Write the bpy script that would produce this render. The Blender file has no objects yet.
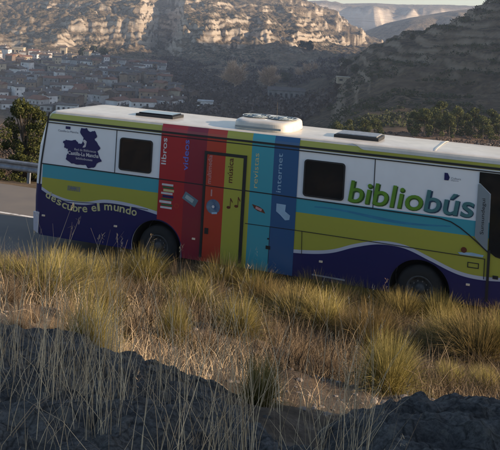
import bpy, bmesh, math, random
import numpy as np
from mathutils import Vector, Matrix
random.seed(7); np.random.seed(7)
SC = bpy.context.scene
COL = SC.collection

# ------------------------------------------------------------------ camera constants
F, HY, ROLL, H = 850.0, 15.0, math.radians(3.3), 5.586
TH = 0.34302394
B = np.array([math.cos(TH), -math.sin(TH)])          # the bus's forward direction on the ground
N = np.array([math.sin(TH), math.cos(TH)])           # across the road, away from the camera
P = np.array([-1.77139, 18.35227])                   # ground point under the rear wheel, near side
SUN_AZ = math.radians(-13.0)                         # towards the sun, from +x
SUN_EL = math.radians(16.0)

def hor(p): return HY + (p - 250) * math.tan(ROLL)
def world(s, t, z=0.0):
    q = P + B * s + N * t
    return Vector((q[0], q[1], z))
def at(px, py, Y):
    """point seen at (px,py) standing Y metres away"""
    u = (px - 250) / F; v = -(py - HY) / F
    c, s = math.cos(ROLL), math.sin(ROLL)
    return Vector(((u * c - v * s) * Y, Y, H + (u * s + v * c) * Y))

# ------------------------------------------------------------------ tagging
def tag(o, label=None, cat=None, group=None, kind=None):
    if label: o['label'] = label
    if cat: o['category'] = cat
    if group: o['group'] = group
    if kind: o['kind'] = kind
    return o
def empty(name, loc=(0, 0, 0), rz=0.0):
    o = bpy.data.objects.new(name, None); COL.objects.link(o)
    o.location = loc; o.rotation_euler = (0, 0, rz); o.empty_display_size = .2
    return o
def link(name, me, parent=None):
    o = bpy.data.objects.new(name, me); COL.objects.link(o)
    if parent: o.parent = parent
    return o
def copy_tree(o, parent=None):
    c = o.copy(); COL.objects.link(c)
    if parent: c.parent = parent
    for ch in list(o.children): copy_tree(ch, c)
    return c

# ------------------------------------------------------------------ materials
def rgb(h, k=1.0):
    if isinstance(h, str):
        v = [int(h[i:i + 2], 16) / 255 for i in (0, 2, 4)]
        v = [(x / 12.92 if x <= .04045 else ((x + .055) / 1.055) ** 2.4) * k for x in v]
        return (*v, 1)
    return (*[x * k for x in h], 1)
class NT:
    def __init__(self, name):
        self.m = bpy.data.materials.new(name); self.m.use_nodes = True
        self.t = self.m.node_tree; self.n = self.t.nodes; self.b = self.n['Principled BSDF']
    def add(self, ty, **kw):
        x = self.n.new(ty)
        for k, v in kw.items():
            if hasattr(x, k): setattr(x, k, v)
            else: x.inputs[k].default_value = v
        return x
    def l(self, a, b): self.t.links.new(a, b)
def ramp(nt, fac, stops, interp='LINEAR'):
    r = nt.add('ShaderNodeValToRGB'); r.color_ramp.interpolation = interp
    e = r.color_ramp.elements
    while len(e) < len(stops): e.new(.5)
    for i, (p, c) in enumerate(stops): e[i].position = p; e[i].color = c if len(c) == 4 else (*c, 1)
    nt.l(fac, r.inputs[0]); return r.outputs[0]
def noise(nt, scale, detail=6, rough=.6, vec=None, dist=0):
    x = nt.add('ShaderNodeTexNoise'); x.inputs['Scale'].default_value = scale
    x.inputs['Detail'].default_value = detail; x.inputs['Roughness'].default_value = rough
    x.inputs['Distortion'].default_value = dist
    if vec is not None: nt.l(vec, x.inputs['Vector'])
    return x.outputs['Fac']
def mix(nt, fac, a, b, mode='MIX'):
    x = nt.add('ShaderNodeMix', data_type='RGBA', blend_type=mode)
    if isinstance(fac, (int, float)): x.inputs[0].default_value = fac
    else: nt.l(fac, x.inputs[0])
    for i, v in ((6, a), (7, b)):
        if isinstance(v, tuple): x.inputs[i].default_value = v
        else: nt.l(v, x.inputs[i])
    return x.outputs[2]
def bump(nt, hgt, strength, dist):
    x = nt.add('ShaderNodeBump'); x.inputs['Strength'].default_value = strength; x.inputs['Distance'].default_value = dist
    nt.l(hgt, x.inputs['Height']); nt.l(x.outputs[0], nt.b.inputs['Normal'])
def mat(name, c1, c2=None, scale=4, rough=.6, metal=0, coat=0, lo=.35, hi=.65, bmp=0, bdist=.01, coord='Object', detail=5, spec=.5):
    nt = NT(name); nt.b.inputs['Roughness'].default_value = rough; nt.b.inputs['Metallic'].default_value = metal
    nt.b.inputs['Coat Weight'].default_value = coat; nt.b.inputs['Specular IOR Level'].default_value = spec
    tc = nt.add('ShaderNodeTexCoord')
    if c2 is None: c2 = tuple(x * .8 for x in c1[:3]) + (1,)
    f = noise(nt, scale, detail, .6, tc.outputs[coord])
    nt.l(ramp(nt, f, [(lo, c2), (hi, c1)]), nt.b.inputs['Base Color'])
    if bmp: bump(nt, f, bmp, bdist)
    return nt.m
def paint(name, c, rough=.38, dirt=.35):
    """bus paint: a thin film of road dust over the colour"""
    nt = NT(name); nt.b.inputs['Specular IOR Level'].default_value = .4; nt.b.inputs['Coat Weight'].default_value = .35; nt.b.inputs['Coat Roughness'].default_value = .12
    tc = nt.add('ShaderNodeTexCoord'); f = noise(nt, 2.2, 8, .65, tc.outputs['Object'])
    g = noise(nt, 14, 4, .6, tc.outputs['Object'])
    k = nt.add('ShaderNodeMath', operation='MULTIPLY'); nt.l(f, k.inputs[0]); k.inputs[1].default_value = dirt
    nt.l(mix(nt, k.outputs[0], c, (.16, .14, .115, 1)), nt.b.inputs['Base Color'])
    nt.l(ramp(nt, g, [(.3, (rough - .06,) * 3), (.7, (rough + .12,) * 3)]), nt.b.inputs['Roughness'])
    bump(nt, noise(nt, 1.1, 2, .5, tc.outputs['Object']), .35, .02)
    return nt.m
M = {}
M['white'] = paint('white_paint', (.80, .82, .84, 1), .36, .22)
M['roofwhite'] = paint('roof_paint', (.68, .65, .59, 1), .5, .75)
M['navy'] = paint('navy_paint', (.004, .008, .085, 1), .4, .02)
M['teal'] = paint('teal_paint', (.04, .31, .38, 1), .38, .10)
M['olive'] = paint('olive_paint', (.37, .365, .045, 1), .4, .12)
M['red'] = paint('red_paint', (.36, .010, .018, 1), .38, .10)
M['crimson'] = paint('crimson_paint', (.22, .008, .028, 1), .38, .10)
M['orange'] = paint('vermilion_paint', (.42, .035, .015, 1), .38, .10)
M['blue'] = paint('blue_paint', (.012, .085, .22, 1), .38, .12)
M['stripe'] = paint('stripe_paint', (.50, .52, .60, 1), .4, .2)
M['greyp'] = paint('grey_panel', (.20, .25, .28, 1), .4, .2)
M['black'] = mat('black_rubber', (.012, .012, .013, 1), rough=.6)
M['line'] = mat('panel_gap', (.012, .012, .016, 1), rough=.8)
M['tyre'] = mat('tyre_rubber', (.012, .012, .012, 1), (.02, .019, .018, 1), 9, .85)
M['rimsteel'] = mat('shade_toned_rim', (.07, .07, .07, 1), (.03, .03, .03, 1), 12, .7)  # rim steel darkened, with the wheel-arch shade put into its colour
M['steel'] = mat('steel', (.33, .34, .35, 1), (.22, .22, .22, 1), 12, .45, .6)
M['galv'] = mat('galvanised_steel', (.28, .30, .33, 1), (.18, .19, .21, 1), 6, .5, .5)
M['yellowtxt'] = mat('yellow_lettering', (.58, .54, .26, 1), rough=.5)
M['greentxt'] = mat('green_lettering', (.12, .28, .025, 1), rough=.4)
M['dkgreen'] = mat('dark_green_outline', (.03, .09, .012, 1), rough=.5)
M['bluetxt'] = mat('grey_blue_lettering', (.06, .19, .20, 1), rough=.4)
M['dkblue'] = mat('dark_blue_outline', (.01, .05, .10, 1), rough=.5)
M['whitetxt'] = mat('white_lettering', (.62, .60, .60, 1), rough=.5)
M['pinktxt'] = mat('pink_lettering', (.55, .28, .27, 1), rough=.5)
M['skytxt'] = mat('sky_blue_lettering', (.12, .16, .55, 1), rough=.5)
M['maroon'] = mat('maroon_lettering', (.12, .03, .01, 1), rough=.5)
M['paleblue'] = mat('pale_blue_print', (.32, .48, .62, 1), rough=.5)
M['greentone'] = mat('green_print', (.02, .12, .04, 1), rough=.5)
M['greytxt'] = mat('grey_lettering', (.15, .17, .22, 1), rough=.5)
M['lamp'] = mat('marker_lens', (.75, .62, .45, 1), rough=.3)
def glassmat():
    nt = NT('tinted_glass'); nt.b.inputs['Base Color'].default_value = (.010, .012, .013, 1)
    nt.b.inputs['Roughness'].default_value = .05; nt.b.inputs['Specular IOR Level'].default_value = .5
    return nt.m
M['glass'] = glassmat()

# ------------------------------------------------------------------ mesh builder
class MB:
    def __init__(s): s.v = []; s.f = []; s.mi = []
    def add(s, vs, fs, m=0):
        o = len(s.v); s.v += [tuple(v) for v in vs]
        s.f += [tuple(i + o for i in f) for f in fs]; s.mi += [m] * len(fs)
    def box(s, x0, x1, y0, y1, z0, z1, m=0, T=None):
        vs = [Vector((x, y, z)) for z in (z0, z1) for y in (y0, y1) for x in (x0, x1)]
        if T: vs = [T @ v for v in vs]
        s.add(vs, [(0, 2, 3, 1), (4, 5, 7, 6), (0, 1, 5, 4), (2, 6, 7, 3), (0, 4, 6, 2), (1, 3, 7, 5)], m)
    def tube(s, a, b, ra, rb, n=8, m=0, cap=True):
        a = Vector(a); b = Vector(b); d = (b - a).normalized()
        x = d.orthogonal().normalized(); y = d.cross(x)
        vs = []
        for c, r in ((a, ra), (b, rb)):
            vs += [c + (x * math.cos(2 * math.pi * i / n) + y * math.sin(2 * math.pi * i / n)) * r for i in range(n)]
        fs = [(i, (i + 1) % n, n + (i + 1) % n, n + i) for i in range(n)]
        if cap: fs += [tuple(range(n))[::-1], tuple(range(n, 2 * n))]
        s.add(vs, fs, m)
    def poly_slab(s, pts, t0, t1, m=0):
        """polygon given in (s,z), solid between depth t0 (outer) and t1"""
        n = len(pts)
        s.add([(a, t0, b) for a, b in pts] + [(a, t1, b) for a, b in pts],
              [tuple(range(n))[::-1], tuple(range(n, 2 * n))] + [(i, (i + 1) % n, n + (i + 1) % n, n + i) for i in range(n)], m)
    def build(s, name, mats, parent=None, smooth=False, bevel=0):
        me = bpy.data.meshes.new(name); me.from_pydata(s.v, [], s.f)
        for m in (mats if isinstance(mats, list) else [mats]): me.materials.append(m)
        me.polygons.foreach_set('material_index', s.mi)
        if smooth: me.polygons.foreach_set('use_smooth', [True] * len(s.f))
        bm = bmesh.new(); bm.from_mesh(me); bmesh.ops.recalc_face_normals(bm, faces=bm.faces); bm.to_mesh(me); bm.free()
        o = link(name, me, parent)
        if bevel:
            b = o.modifiers.new('bevel', 'BEVEL'); b.width = bevel; b.segments = 2; b.limit_method = 'ANGLE'; b.angle_limit = .6
        return o
def np_mesh(name, V, Fq, mat_, parent=None, smooth=False, attrs=None):
    """quads from numpy arrays"""
    me = bpy.data.meshes.new(name); nq = len(Fq); k = Fq.shape[1]
    me.vertices.add(len(V)); me.vertices.foreach_set('co', np.ascontiguousarray(V, dtype=np.float32).ravel())
    me.loops.add(nq * k); me.loops.foreach_set('vertex_index', np.ascontiguousarray(Fq, dtype=np.int32).ravel())
    me.polygons.add(nq); me.polygons.foreach_set('loop_start', np.arange(0, nq * k, k, dtype=np.int32))
    me.polygons.foreach_set('loop_total', np.full(nq, k, dtype=np.int32))
    if smooth: me.polygons.foreach_set('use_smooth', np.ones(nq, dtype=bool))
    me.update(calc_edges=True)
    if attrs:
        for an, av in attrs.items():
            a = me.attributes.new(an, 'FLOAT', 'POINT'); a.data.foreach_set('value', np.ascontiguousarray(av, dtype=np.float32))
    me.materials.append(mat_)
    return link(name, me, parent)

# ------------------------------------------------------------------ numpy value noise
def _hash(ix, iy, seed):
    h = (ix.astype(np.int64) * 374761393 + iy.astype(np.int64) * 668265263 + seed * 1442695041) & 0x7fffffff
    h = ((h ^ (h >> 13)) * 1274126177) & 0x7fffffff
    return ((h ^ (h >> 16)) & 0xffff) / 65535.0
def vnoise(x, y, seed=0):
    ix = np.floor(x); iy = np.floor(y); fx = x - ix; fy = y - iy
    fx = fx * fx * (3 - 2 * fx); fy = fy * fy * (3 - 2 * fy)
    a = _hash(ix, iy, seed); b = _hash(ix + 1, iy, seed); c = _hash(ix, iy + 1, seed); d = _hash(ix + 1, iy + 1, seed)
    return (a + (b - a) * fx) * (1 - fy) + (c + (d - c) * fx) * fy
def fbm(x, y, o=5, seed=0, ridged=False):
    r = 0; amp = 1; tot = 0
    for i in range(o):
        n = vnoise(x * 2 ** i, y * 2 ** i, seed + i * 17)
        if ridged: n = 1 - abs(2 * n - 1)
        r = r + n * amp; tot += amp; amp *= .5
    return r / tot
def sst(a, b, x):
    t = np.clip((x - a) / (b - a), 0, 1); return t * t * (3 - 2 * t)

# ------------------------------------------------------------------ terrain
TY = np.array([150, 200, 260, 330, 400, 460, 520, 600, 700, 800, 880, 950, 1000, 1060, 1150, 1300, 1500, 1700, 2000.])
TAB = {
 -250: [213, 188, 165, 147, 128, 118, 110, 96, 76, 60, 52, 45, 36, 24, 12, 0, -14, -20, -20],
 0:   [213, 188, 165, 147, 128, 118, 110, 96, 76, 60, 52, 44, 36, 24, 10, -2, -14, -18, -18],
 60:  [212, 187, 165, 147, 128, 118, 110, 96, 78, 63, 54, 47, 38, 26, 12, -1, -14, -16, -16],
 110: [210, 185, 165, 147, 128, 118, 110, 96, 79, 66, 57, 50, 41, 24, 12, 0, -12, -14, -14],
 140: [205, 185, 165, 147, 128, 118, 108, 95, 80, 68, 59, 52, 40, 19, 10, 0, -10, -12, -12],
 160: [205, 185, 165, 147, 128, 118, 108, 95, 80, 69, 61, 56, 54, 52, 44, 20, -6, -12, -12],
 172: [205, 185, 165, 147, 128, 118, 108, 95, 80, 69, 61, 55, 49, 45, 40, 16, -6, -12, -12],
 184: [205, 185, 165, 147, 128, 118, 108, 95, 82, 70, 61, 54, 44, 20, 14, 4, -6, -12, -12],
 215: [203, 182, 163, 145, 128, 116, 106, 95, 82, 70, 61, 54, 47, 21, 15, 5, -5, -8, -8],
 250: [200, 180, 160, 143, 126, 115, 105, 96, 84, 72, 63, 57, 50, 32, 22, 8, -3, -5, -5],
 300: [180, 166, 152, 138, 125, 114, 106, 96, 86, 75, 67, 60, 54, 49, 36, 20, 4, 1, 1],
 335: [150, 144, 136, 126, 112, 100, 91, 82, 74, 66, 61, 58, 55, 53, 49, 38, 20, 14, 14],
 352: [145, 134, 122, 110, 95, 80, 68, 60, 56, 56, 57, 58, 56, 54, 50, 43, 30, 26, 26],
 375: [143, 130, 115, 97, 77, 60, 47, 44, 50, 56, 58, 58, 56, 54, 52, 48, 42, 40, 40],
 410: [142, 128, 112, 92, 68, 49, 35, 32, 40, 50, 58, 60, 60, 60, 60, 60, 60, 60, 60],
 445: [141, 128, 111, 89, 60, 34, 24, 30, 45, 58, 66, 66, 66, 66, 66, 66, 66, 66, 66],
 500: [145, 131, 112, 84, 44, 12, 0, -2, 10, 30, 50, 60, 66, 70, 70, 70, 70, 70, 70],
 600: [150, 130, 98, 48, 6, -30, -46, -48, -20, 10, 40, 60, 70, 76, 76, 76, 76, 76, 76],
 750: [158, 118, 22, -20, -50, -88, -112, -118, -100, -95, -72, -4, 75, 80, 80, 80, 80, 80, 80],
 950: [170, 112, 10, -40, -80, -115, -145, -150, -125, -110, -70, 60, 80, 90, 90, 90, 90, 90, 90],
 1300: [190, 155, 105, 30, -50, -110, -140, -140, -110, -60, 10, 70, 100, 110, 110, 110, 110, 110, 110],
}
TP = sorted(TAB)
YK = np.concatenate([[24, 34, 60, 95], TY])
ZK = []
for p in TP:
    z = [H + (hor(p) - y) / F * Y for y, Y in zip(TAB[p], TY)]
    zl = -14 if p > 320 else -33
    ZK.append([-.35, -1.8, -.45 * abs(z[0]) , -.8 * abs(z[0])] + z)
ZK = np.array(ZK)
def terr_base(p, Y):
    p = np.asarray(p, float); Y = np.asarray(Y, float)
    ip = np.clip(np.searchsorted(TP, p) - 1, 0, len(TP) - 2)
    tp = np.array(TP, float); fp = np.clip((p - tp[ip]) / (tp[ip + 1] - tp[ip]), 0, 1)
    fp = fp * fp * (3 - 2 * fp) * .5 + fp * .5
    lY = np.log(YK)
    iy = np.clip(np.searchsorted(YK, Y) - 1, 0, len(YK) - 2)
    fy = np.clip((np.log(Y) - lY[iy]) / (lY[iy + 1] - lY[iy]), 0, 1)
    g = lambda a, b: ZK[a, b]
    return (g(ip, iy) * (1 - fy) + g(ip, iy + 1) * fy) * (1 - fp) + (g(ip + 1, iy) * (1 - fy) + g(ip + 1, iy + 1) * fy) * fp
def terrain_z(X, Y):
    X = np.asarray(X, float); Y = np.asarray(Y, float)
    p = 250 + F * X / Y
    # the cliff line wanders: promontories and gullies
    far = sst(860, 980, Y)
    w = (fbm(X / 130 + 3, Y / 400, 4, 5, True) - .55) * 150 * far
    w += (fbm(X / 38, Y / 160, 3, 9, True) - .5) * 42 * far
    mid = sst(240, 330, Y) * (1 - far) * sst(340, 400, p)
    w += (fbm(X / 60, Y / 60, 4, 21) - .5) * 46 * mid
    z = terr_base(p, np.maximum(Y + w, 24))
    # strata ledges
    st = 19.0
    q = z / st + 1.3 * fbm(X / 170, Y / 170, 4, 31); fr = q - np.floor(q)
    led = (sst(.45, .8, fr) - fr) * st
    z = z + led * (.25 + .75 * sst(.4, .65, fbm(X / 90, Y / 90, 3, 32))) * far
    st = 6.0
    q = z / st + .8 * fbm(X / 260, Y / 260, 3, 35); fr = q - np.floor(q)
    z = z + (sst(.3, .75, fr) - fr) * st * .7 * far
    st = 4.6
    q = (z - .02 * X) / st + .9 * fbm(X / 50, Y / 50, 3, 33); fr = q - np.floor(q)
    z = z + (sst(.3, .7, fr) - fr) * st * .9 * np.maximum(mid, far * .0)
    rough = sst(60, 300, Y)
    z = z + (fbm(X / 22, Y / 22, 5, 41) - .5) * (1.0 + 7 * far + 3.5 * mid) * rough
    z = z - (fbm((X + .3 * Y) / 15, Y / 60, 4, 47, True) - .6) * 6.5 * far
    z = z + (fbm((X + .5 * Y) / 48, (Y - .4 * X) / 70, 4, 49, True) - .55) * 16 * far * sst(.3, .6, fbm(X / 200, Y / 200, 2, 50))
    z = z + (fbm(X / 6, Y / 6, 3, 43) - .5) * (.6 + 2.6 * far + 1.8 * mid) * rough
    return z
def tz(x, y): return float(terrain_z(np.array([x]), np.array([y]))[0])

def grid_mesh(name, X, Y, Z, m, **k):
    r, c = X.shape; V = np.stack([X, Y, Z], -1).reshape(-1, 3)
    i = np.arange(r - 1)[:, None] * c + np.arange(c - 1)[None]
    Fq = np.stack([i, i + 1, i + c + 1, i + c], -1).reshape(-1, 4)
    return np_mesh(name, V, Fq, m, smooth=False, **k)

def rock_mat():
    nt = NT('canyon_rock_and_scrub'); nt.b.inputs['Roughness'].default_value = .95; nt.b.inputs['Specular IOR Level'].default_value = .1
    g = nt.add('ShaderNodeNewGeometry'); sep = nt.add('ShaderNodeSeparateXYZ'); nt.l(g.outputs['Normal'], sep.inputs[0])
    steep = ramp(nt, sep.outputs['Z'], [(.49, (1,) * 3), (.83, (0,) * 3)])
    pos = nt.add('ShaderNodeSeparateXYZ'); nt.l(g.outputs['Position'], pos.inputs[0])
    mp = nt.add('ShaderNodeMapping'); nt.l(g.outputs['Position'], mp.inputs[0]); mp.inputs['Scale'].default_value = (.008, .008, .30)
    n1 = noise(nt, 1.0, 8, .65, mp.outputs[0]); n2 = noise(nt, .06, 8, .7, g.outputs['Position']); n3 = noise(nt, .35, 5, .7, g.outputs['Position'])
    n4 = noise(nt, .018, 4, .6, g.outputs['Position'])
    rock = ramp(nt, n1, [(.28, (.32, .22, .16)), (.45, (.54, .44, .33)), (.58, (.68, .58, .46)), (.72, (.44, .33, .24))])
    soil = ramp(nt, n2, [(.32, (.11, .085, .055)), (.5, (.24, .175, .11)), (.66, (.36, .275, .18))])
    scrub = ramp(nt, n3, [(.46, (0,) * 3), (.54, (1,) * 3)])
    sc2 = nt.add('ShaderNodeMath', operation='MULTIPLY'); nt.l(scrub, sc2.inputs[0])
    nt.l(ramp(nt, n4, [(.36, (.15,) * 3), (.62, (.95,) * 3)]), sc2.inputs[1])
    soil = mix(nt, sc2.outputs[0], soil, (.035, .038, .022, 1))
    col = mix(nt, steep, soil, rock)
    # the near spur's shade is put into its colour, darker than the canyon wall
    rd = nt.add('ShaderNodeMapRange'); nt.l(pos.outputs['Y'], rd.inputs[0]); rd.inputs[1].default_value = 175; rd.inputs[2].default_value = 200
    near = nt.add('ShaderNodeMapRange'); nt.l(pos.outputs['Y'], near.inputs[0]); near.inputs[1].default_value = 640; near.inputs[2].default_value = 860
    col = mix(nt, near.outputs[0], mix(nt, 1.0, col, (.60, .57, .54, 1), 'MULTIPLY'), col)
    col = mix(nt, rd.outputs[0], mix(nt, .75, col, (.30, .19, .125, 1)), col)
    nt.l(col, nt.b.inputs['Base Color'])
    n5 = noise(nt, 1.6, 6, .75, g.outputs['Position'])
    h1 = nt.add('ShaderNodeMath', operation='MULTIPLY_ADD'); nt.l(n1, h1.inputs[0]); h1.inputs[1].default_value = 2.2; nt.l(n3, h1.inputs[2])
    h2 = nt.add('ShaderNodeMath', operation='MULTIPLY_ADD'); nt.l(n5, h2.inputs[0]); h2.inputs[1].default_value = .6; nt.l(h1.outputs[0], h2.inputs[2])
    bump(nt, h2.outputs[0], 1.0, 2.2)
    return nt.m
M['rock'] = rock_mat()

pg = np.concatenate([np.linspace(-250, -30, 45), np.arange(-29, 530, .75), np.linspace(531, 700, 80), np.linspace(705, 1300, 90)])
yg = np.concatenate([np.geomspace(24.3, 240, 90), np.geomspace(242, 850, 420), np.linspace(852, 1330, 300), np.geomspace(1335, 2000, 50)])
PG, YG = np.meshgrid(pg, yg); XG = (PG - 250) / F * YG
# bend the near rows so that the sheet starts right behind the far verge of the road
near = 1 - sst(24, 60, YG)
XW = XG; YW = YG - (XG * math.tan(TH)) * near
ZW = terrain_z(XG, YG)
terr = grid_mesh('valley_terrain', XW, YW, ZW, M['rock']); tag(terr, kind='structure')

# far mesas: each a ridge sheet with real depth
def mesa(name, Y0, Y1, crest, foot, mt, seed, rough_=30, terr_=0.0, n=700):
    """crest: list of (px, y) for the top edge, rising from foot (image y) at Y0 to the crest at ~Y0+.5*(Y1-Y0)"""
    px = np.linspace(crest[0][0], crest[-1][0], n); cy = np.interp(px, [c[0] for c in crest], [c[1] for c in crest])
    rows = []
    yy = np.linspace(0, 1, 90)
    PX, T = np.meshgrid(px, yy); Y = Y0 + (Y1 - Y0) * T
    X = (PX - 250) / F * Y
    w = (fbm(X / 300, Y / 300, 4, seed, True) - .5) * .35 + (fbm(X / 90, Y / 90, 3, seed + 3) - .5) * .1
    q = np.clip((T + w) / .62, 0, 1)
    prof = .35 * q + .65 * sst(.35, .8, q)
    hz = HY + (PX - 250) * math.tan(ROLL)
    zc = H + (hz - np.interp(PX, [c[0] for c in crest], [c[1] for c in crest])) / F * (Y0 + .62 * (Y1 - Y0))
    zf = H + (hz - foot) / F * Y0
    Z = zf + (zc - zf) * prof
    Z += (fbm(X / 60, Y / 60, 4, seed + 5) - .5) * rough_ * .4 * (1 - sst(.6, .8, prof) * .7)
    o = grid_mesh(name, X, Y, Z, mt); tag(o, kind='structure'); return o
M['farrock'] = rock_mat(); M['farrock'].name = 'far_rock'
mesa('middle_ridge', 1750, 2600, [(250, 50), (330, 44), (365, 33), (385, 24), (410, 18), (440, 13), (480, 8), (520, 2), (600, -10), (800, -20)], 62, M['farrock'], 60, 30)
mesa('far_mesa', 3000, 4000, [(240, 6), (290, 2), (325, 0), (340, 3.5), (375, 3), (405, 5), (440, 5), (470, 6), (500, 7), (600, 12)], 60, M['farrock'], 75, 40)
mesa('left_plateau', 2300, 3300, [(-80, -40), (100, -30), (250, -12), (290, -2), (320, 8), (345, 22), (370, 34), (400, 44)], 60, M['farrock'], 85, 40)

# ------------------------------------------------------------------ road, verge, near bank
def asphalt():
    nt = NT('worn_asphalt'); nt.b.inputs['Roughness'].default_value = .9
    g = nt.add('ShaderNodeNewGeometry')
    a = noise(nt, 60, 4, .7, g.outputs['Position']); b_ = noise(nt, .9, 6, .6, g.outputs['Position'])
    c = mix(nt, a, (.075, .068, .062, 1), (.16, .145, .13, 1))
    nt.l(mix(nt, ramp(nt, b_, [(.35, (0,) * 3), (.7, (.6,) * 3)]), c, (.17, .145, .12, 1)), nt.b.inputs['Base Color'])
    bump(nt, a, .5, .01); return nt.m
M['asphalt'] = asphalt()
S0, S1 = -60, 70
def band(name, t0, t1, z0, z1, m, ns=130, nt_=2, fz=None):
    s = np.linspace(S0, S1, ns); t = np.linspace(t0, t1, nt_); SS, TT = np.meshgrid(s, t)
    X = P[0] + B[0] * SS + N[0] * TT; Y = P[1] + B[1] * SS + N[1] * TT
    Z = z0 + (z1 - z0) * (TT - t0) / (t1 - t0)
    if fz: Z = Z + fz(SS, TT)
    return tag(grid_mesh(name, X, Y, Z, m), kind='structure')
band('road', -1.1, 5.35, 0, 0, M['asphalt'])
M['roadpaint'] = mat('worn_road_paint', (.62, .60, .56, 1), (.22, .2, .18, 1), 5, .8, coord='Object', lo=.32, hi=.5, detail=8)
band('road_edge_line', 2.30, 2.42, .004, .004, M['roadpaint'])

def dirt_mat(name, a, b_, c, sc=1.0, bs=.6):
    nt = NT(name); nt.b.inputs['Roughness'].default_value = 1; nt.b.inputs['Specular IOR Level'].default_value = .1
    g = nt.add('ShaderNodeNewGeometry')
    n1 = noise(nt, 1.3 * sc, 8, .7, g.outputs['Position']); n2 = noise(nt, 22 * sc, 6, .75, g.outputs['Position'])
    c1 = ramp(nt, n1, [(.3, a), (.5, b_), (.7, c)])
    nt.l(mix(nt, ramp(nt, n2, [(.35, (.0,) * 3), (.65, (.6,) * 3)]), c1, tuple(x * .45 for x in a[:3]) + (1,)), nt.b.inputs['Base Color'])
    bump(nt, n2, bs, .03); return nt.m
M['dirt'] = dirt_mat('dry_soil', (.05, .038, .028, 1), (.12, .09, .065, 1), (.25, .195, .15, 1))
M['verge'] = dirt_mat('verge_soil', (.07, .055, .03, 1), (.15, .11, .075, 1), (.22, .17, .12, 1))
band('far_verge', 5.35, 9.5, -.01, -.75, M['verge'], 400, 20, lambda s, t: (fbm(s * 1.2, t * 1.2, 4, 3) - .5) * .25 * sst(5.35, 6, t))

def bank_z(X, Y):
    X = np.asarray(X, float); Y = np.asarray(Y, float)
    t = (X - P[0]) * N[0] + (Y - P[1]) * N[1]; e = -1.1 - t
    z = np.interp(e, [-1, 0, 1, 2.5, 4.5, 7, 9.5, 11, 12.3, 15.8, 25, 45], [-.02, 0, .16, .60, 1.25, 2.15, 3.05, 3.45, 3.72, 3.98, 4.6, 7])
    z = z - np.clip(X, -1, 2.2) * .07 * sst(3, 8, e)
    z = z + (fbm(X * .7, Y * .7, 4, 11) - .5) * .5 * sst(.3, 2.5, e) + (fbm(X * 4, Y * 4, 3, 12) - .5) * .1 * sst(0, .8, e)
    z = z + .42 * sst(-1.5, 2.5, X) * np.exp(-((e - 1.9) / 1.3) ** 2)
    # added unseen shoulder right of the viewpoint, raised to shade the foreground rocks
    sx = np.where(X < 4.1, 1.1, 6.0)
    z = z + 2.85 * np.exp(-(((X - 4.1) / sx) ** 2 + ((Y - 2.75) / 1.75) ** 2)) * (1 + .12 * (fbm(X * 1.7, Y * 1.7, 4, 91) - .5) * sst(3.2, 4, X)) 
    return z
def bz(x, y): return float(bank_z(np.array([x]), np.array([y]))[0])
s_ = np.arange(-16, 18, .07); e_ = np.concatenate([np.arange(0, 17, .07), np.arange(17.1, 30, .5)])
SS, EE = np.meshgrid(s_, e_); TT = -1.1 - EE
X = P[0] + B[0] * SS + N[0] * TT; Y = P[1] + B[1] * SS + N[1] * TT
tag(grid_mesh('near_bank', X, Y, bank_z(X, Y) , M['dirt']), kind='structure')

# ------------------------------------------------------------------ the bus
bus = empty('library_bus', world(0, 0, 0), -TH)
tag(bus, 'library bus with colourful book-spine side and white roof, parked on the roadside', 'bus')
def rear_s(z): return float(np.interp(z, [.33, .8, 1.2, 1.8, 2.36, 2.9, 3.05, 3.14, 3.3], [-2.97, -3.09, -3.11, -3.10, -3.06, -2.93, -2.87, -2.80, -2.7]))
def front_s(z): return float(np.interp(z, [.33, 1.2, 1.8, 2.9, 3.05, 3.14, 3.3], [8.25, 8.32, 8.22, 7.92, 7.82, 7.70, 7.3]))
W = 2.5
def ring(z, tin, dr=0, df=0, rr=.14, rf=.30):
    x0, x1, y0, y1 = rear_s(z) + dr, front_s(z) - df, tin, W - tin
    pts = []
    for cx, cy, r, a0 in ((x1 - rf, y0 + rf, rf, -90), (x1 - rf, y1 - rf, rf, 0), (x0 + rr, y1 - rr, rr, 90), (x0 + rr, y0 + rr, rr, 180)):
        for k in range(9):
            a = math.radians(a0 + k * 90 / 8); pts.append((cx + r * math.cos(a), cy + r * math.sin(a), z))
    return pts
levels = [(.33, 0), (.8, 0), (1.2, 0), (1.30, 0), (1.48, 0), (1.8, 0), (2.36, 0), (2.93, 0), (3.04, .015), (3.10, .035), (3.14, .06)]
top = [(3.158, .10, .02, .05), (3.168, .17, .08, .14), (3.176, .32, .2, .4), (3.182, .6, .4, .9), (3.185, .95, .7, 1.6)]
rings = [ring(z, t) for z, t in levels] + [ring(z, t, a, b_) for z, t, a, b_ in top]
mb = MB(); n = len(rings[0])
for i, r in enumerate(rings): mb.v += [(x, y, z - (0 if z < 3.1 else y / W * (.05 + .06 * (x + 2.8) / 10.4))) for x, y, z in r]
for i in range(len(rings) - 1):
    zc = (rings[i][0][2] + rings[i + 1][0][2]) / 2
    for k in range(n):
        k2 = (k + 1) % n; mid_x = (rings[i][k][0] + rings[i][k2][0]) / 2
        mi = 0
        if zc < 1.48: mi = 1
        elif zc > 3.1: mi = 2
        elif mid_x > 7.75 and 1.3 < zc < 2.95: mi = 3
        elif zc > 2.93: mi = 4
        mb.f.append((i * n + k, i * n + k2, (i + 1) * n + k2, (i + 1) * n + k)); mb.mi.append(mi)
mb.f.append(tuple(range(n))[::-1]); mb.mi.append(1)
mb.f.append(tuple((len(rings) - 1) * n + k for k in range(n))); mb.mi.append(2)
body = mb.build('body', [M['white'], M['navy'], M['roofwhite'], M['glass'], M['olive']], bus)
ARCH_R, ARCH_Z, AXLES = .585, .46, (0.03, 5.67)
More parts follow.
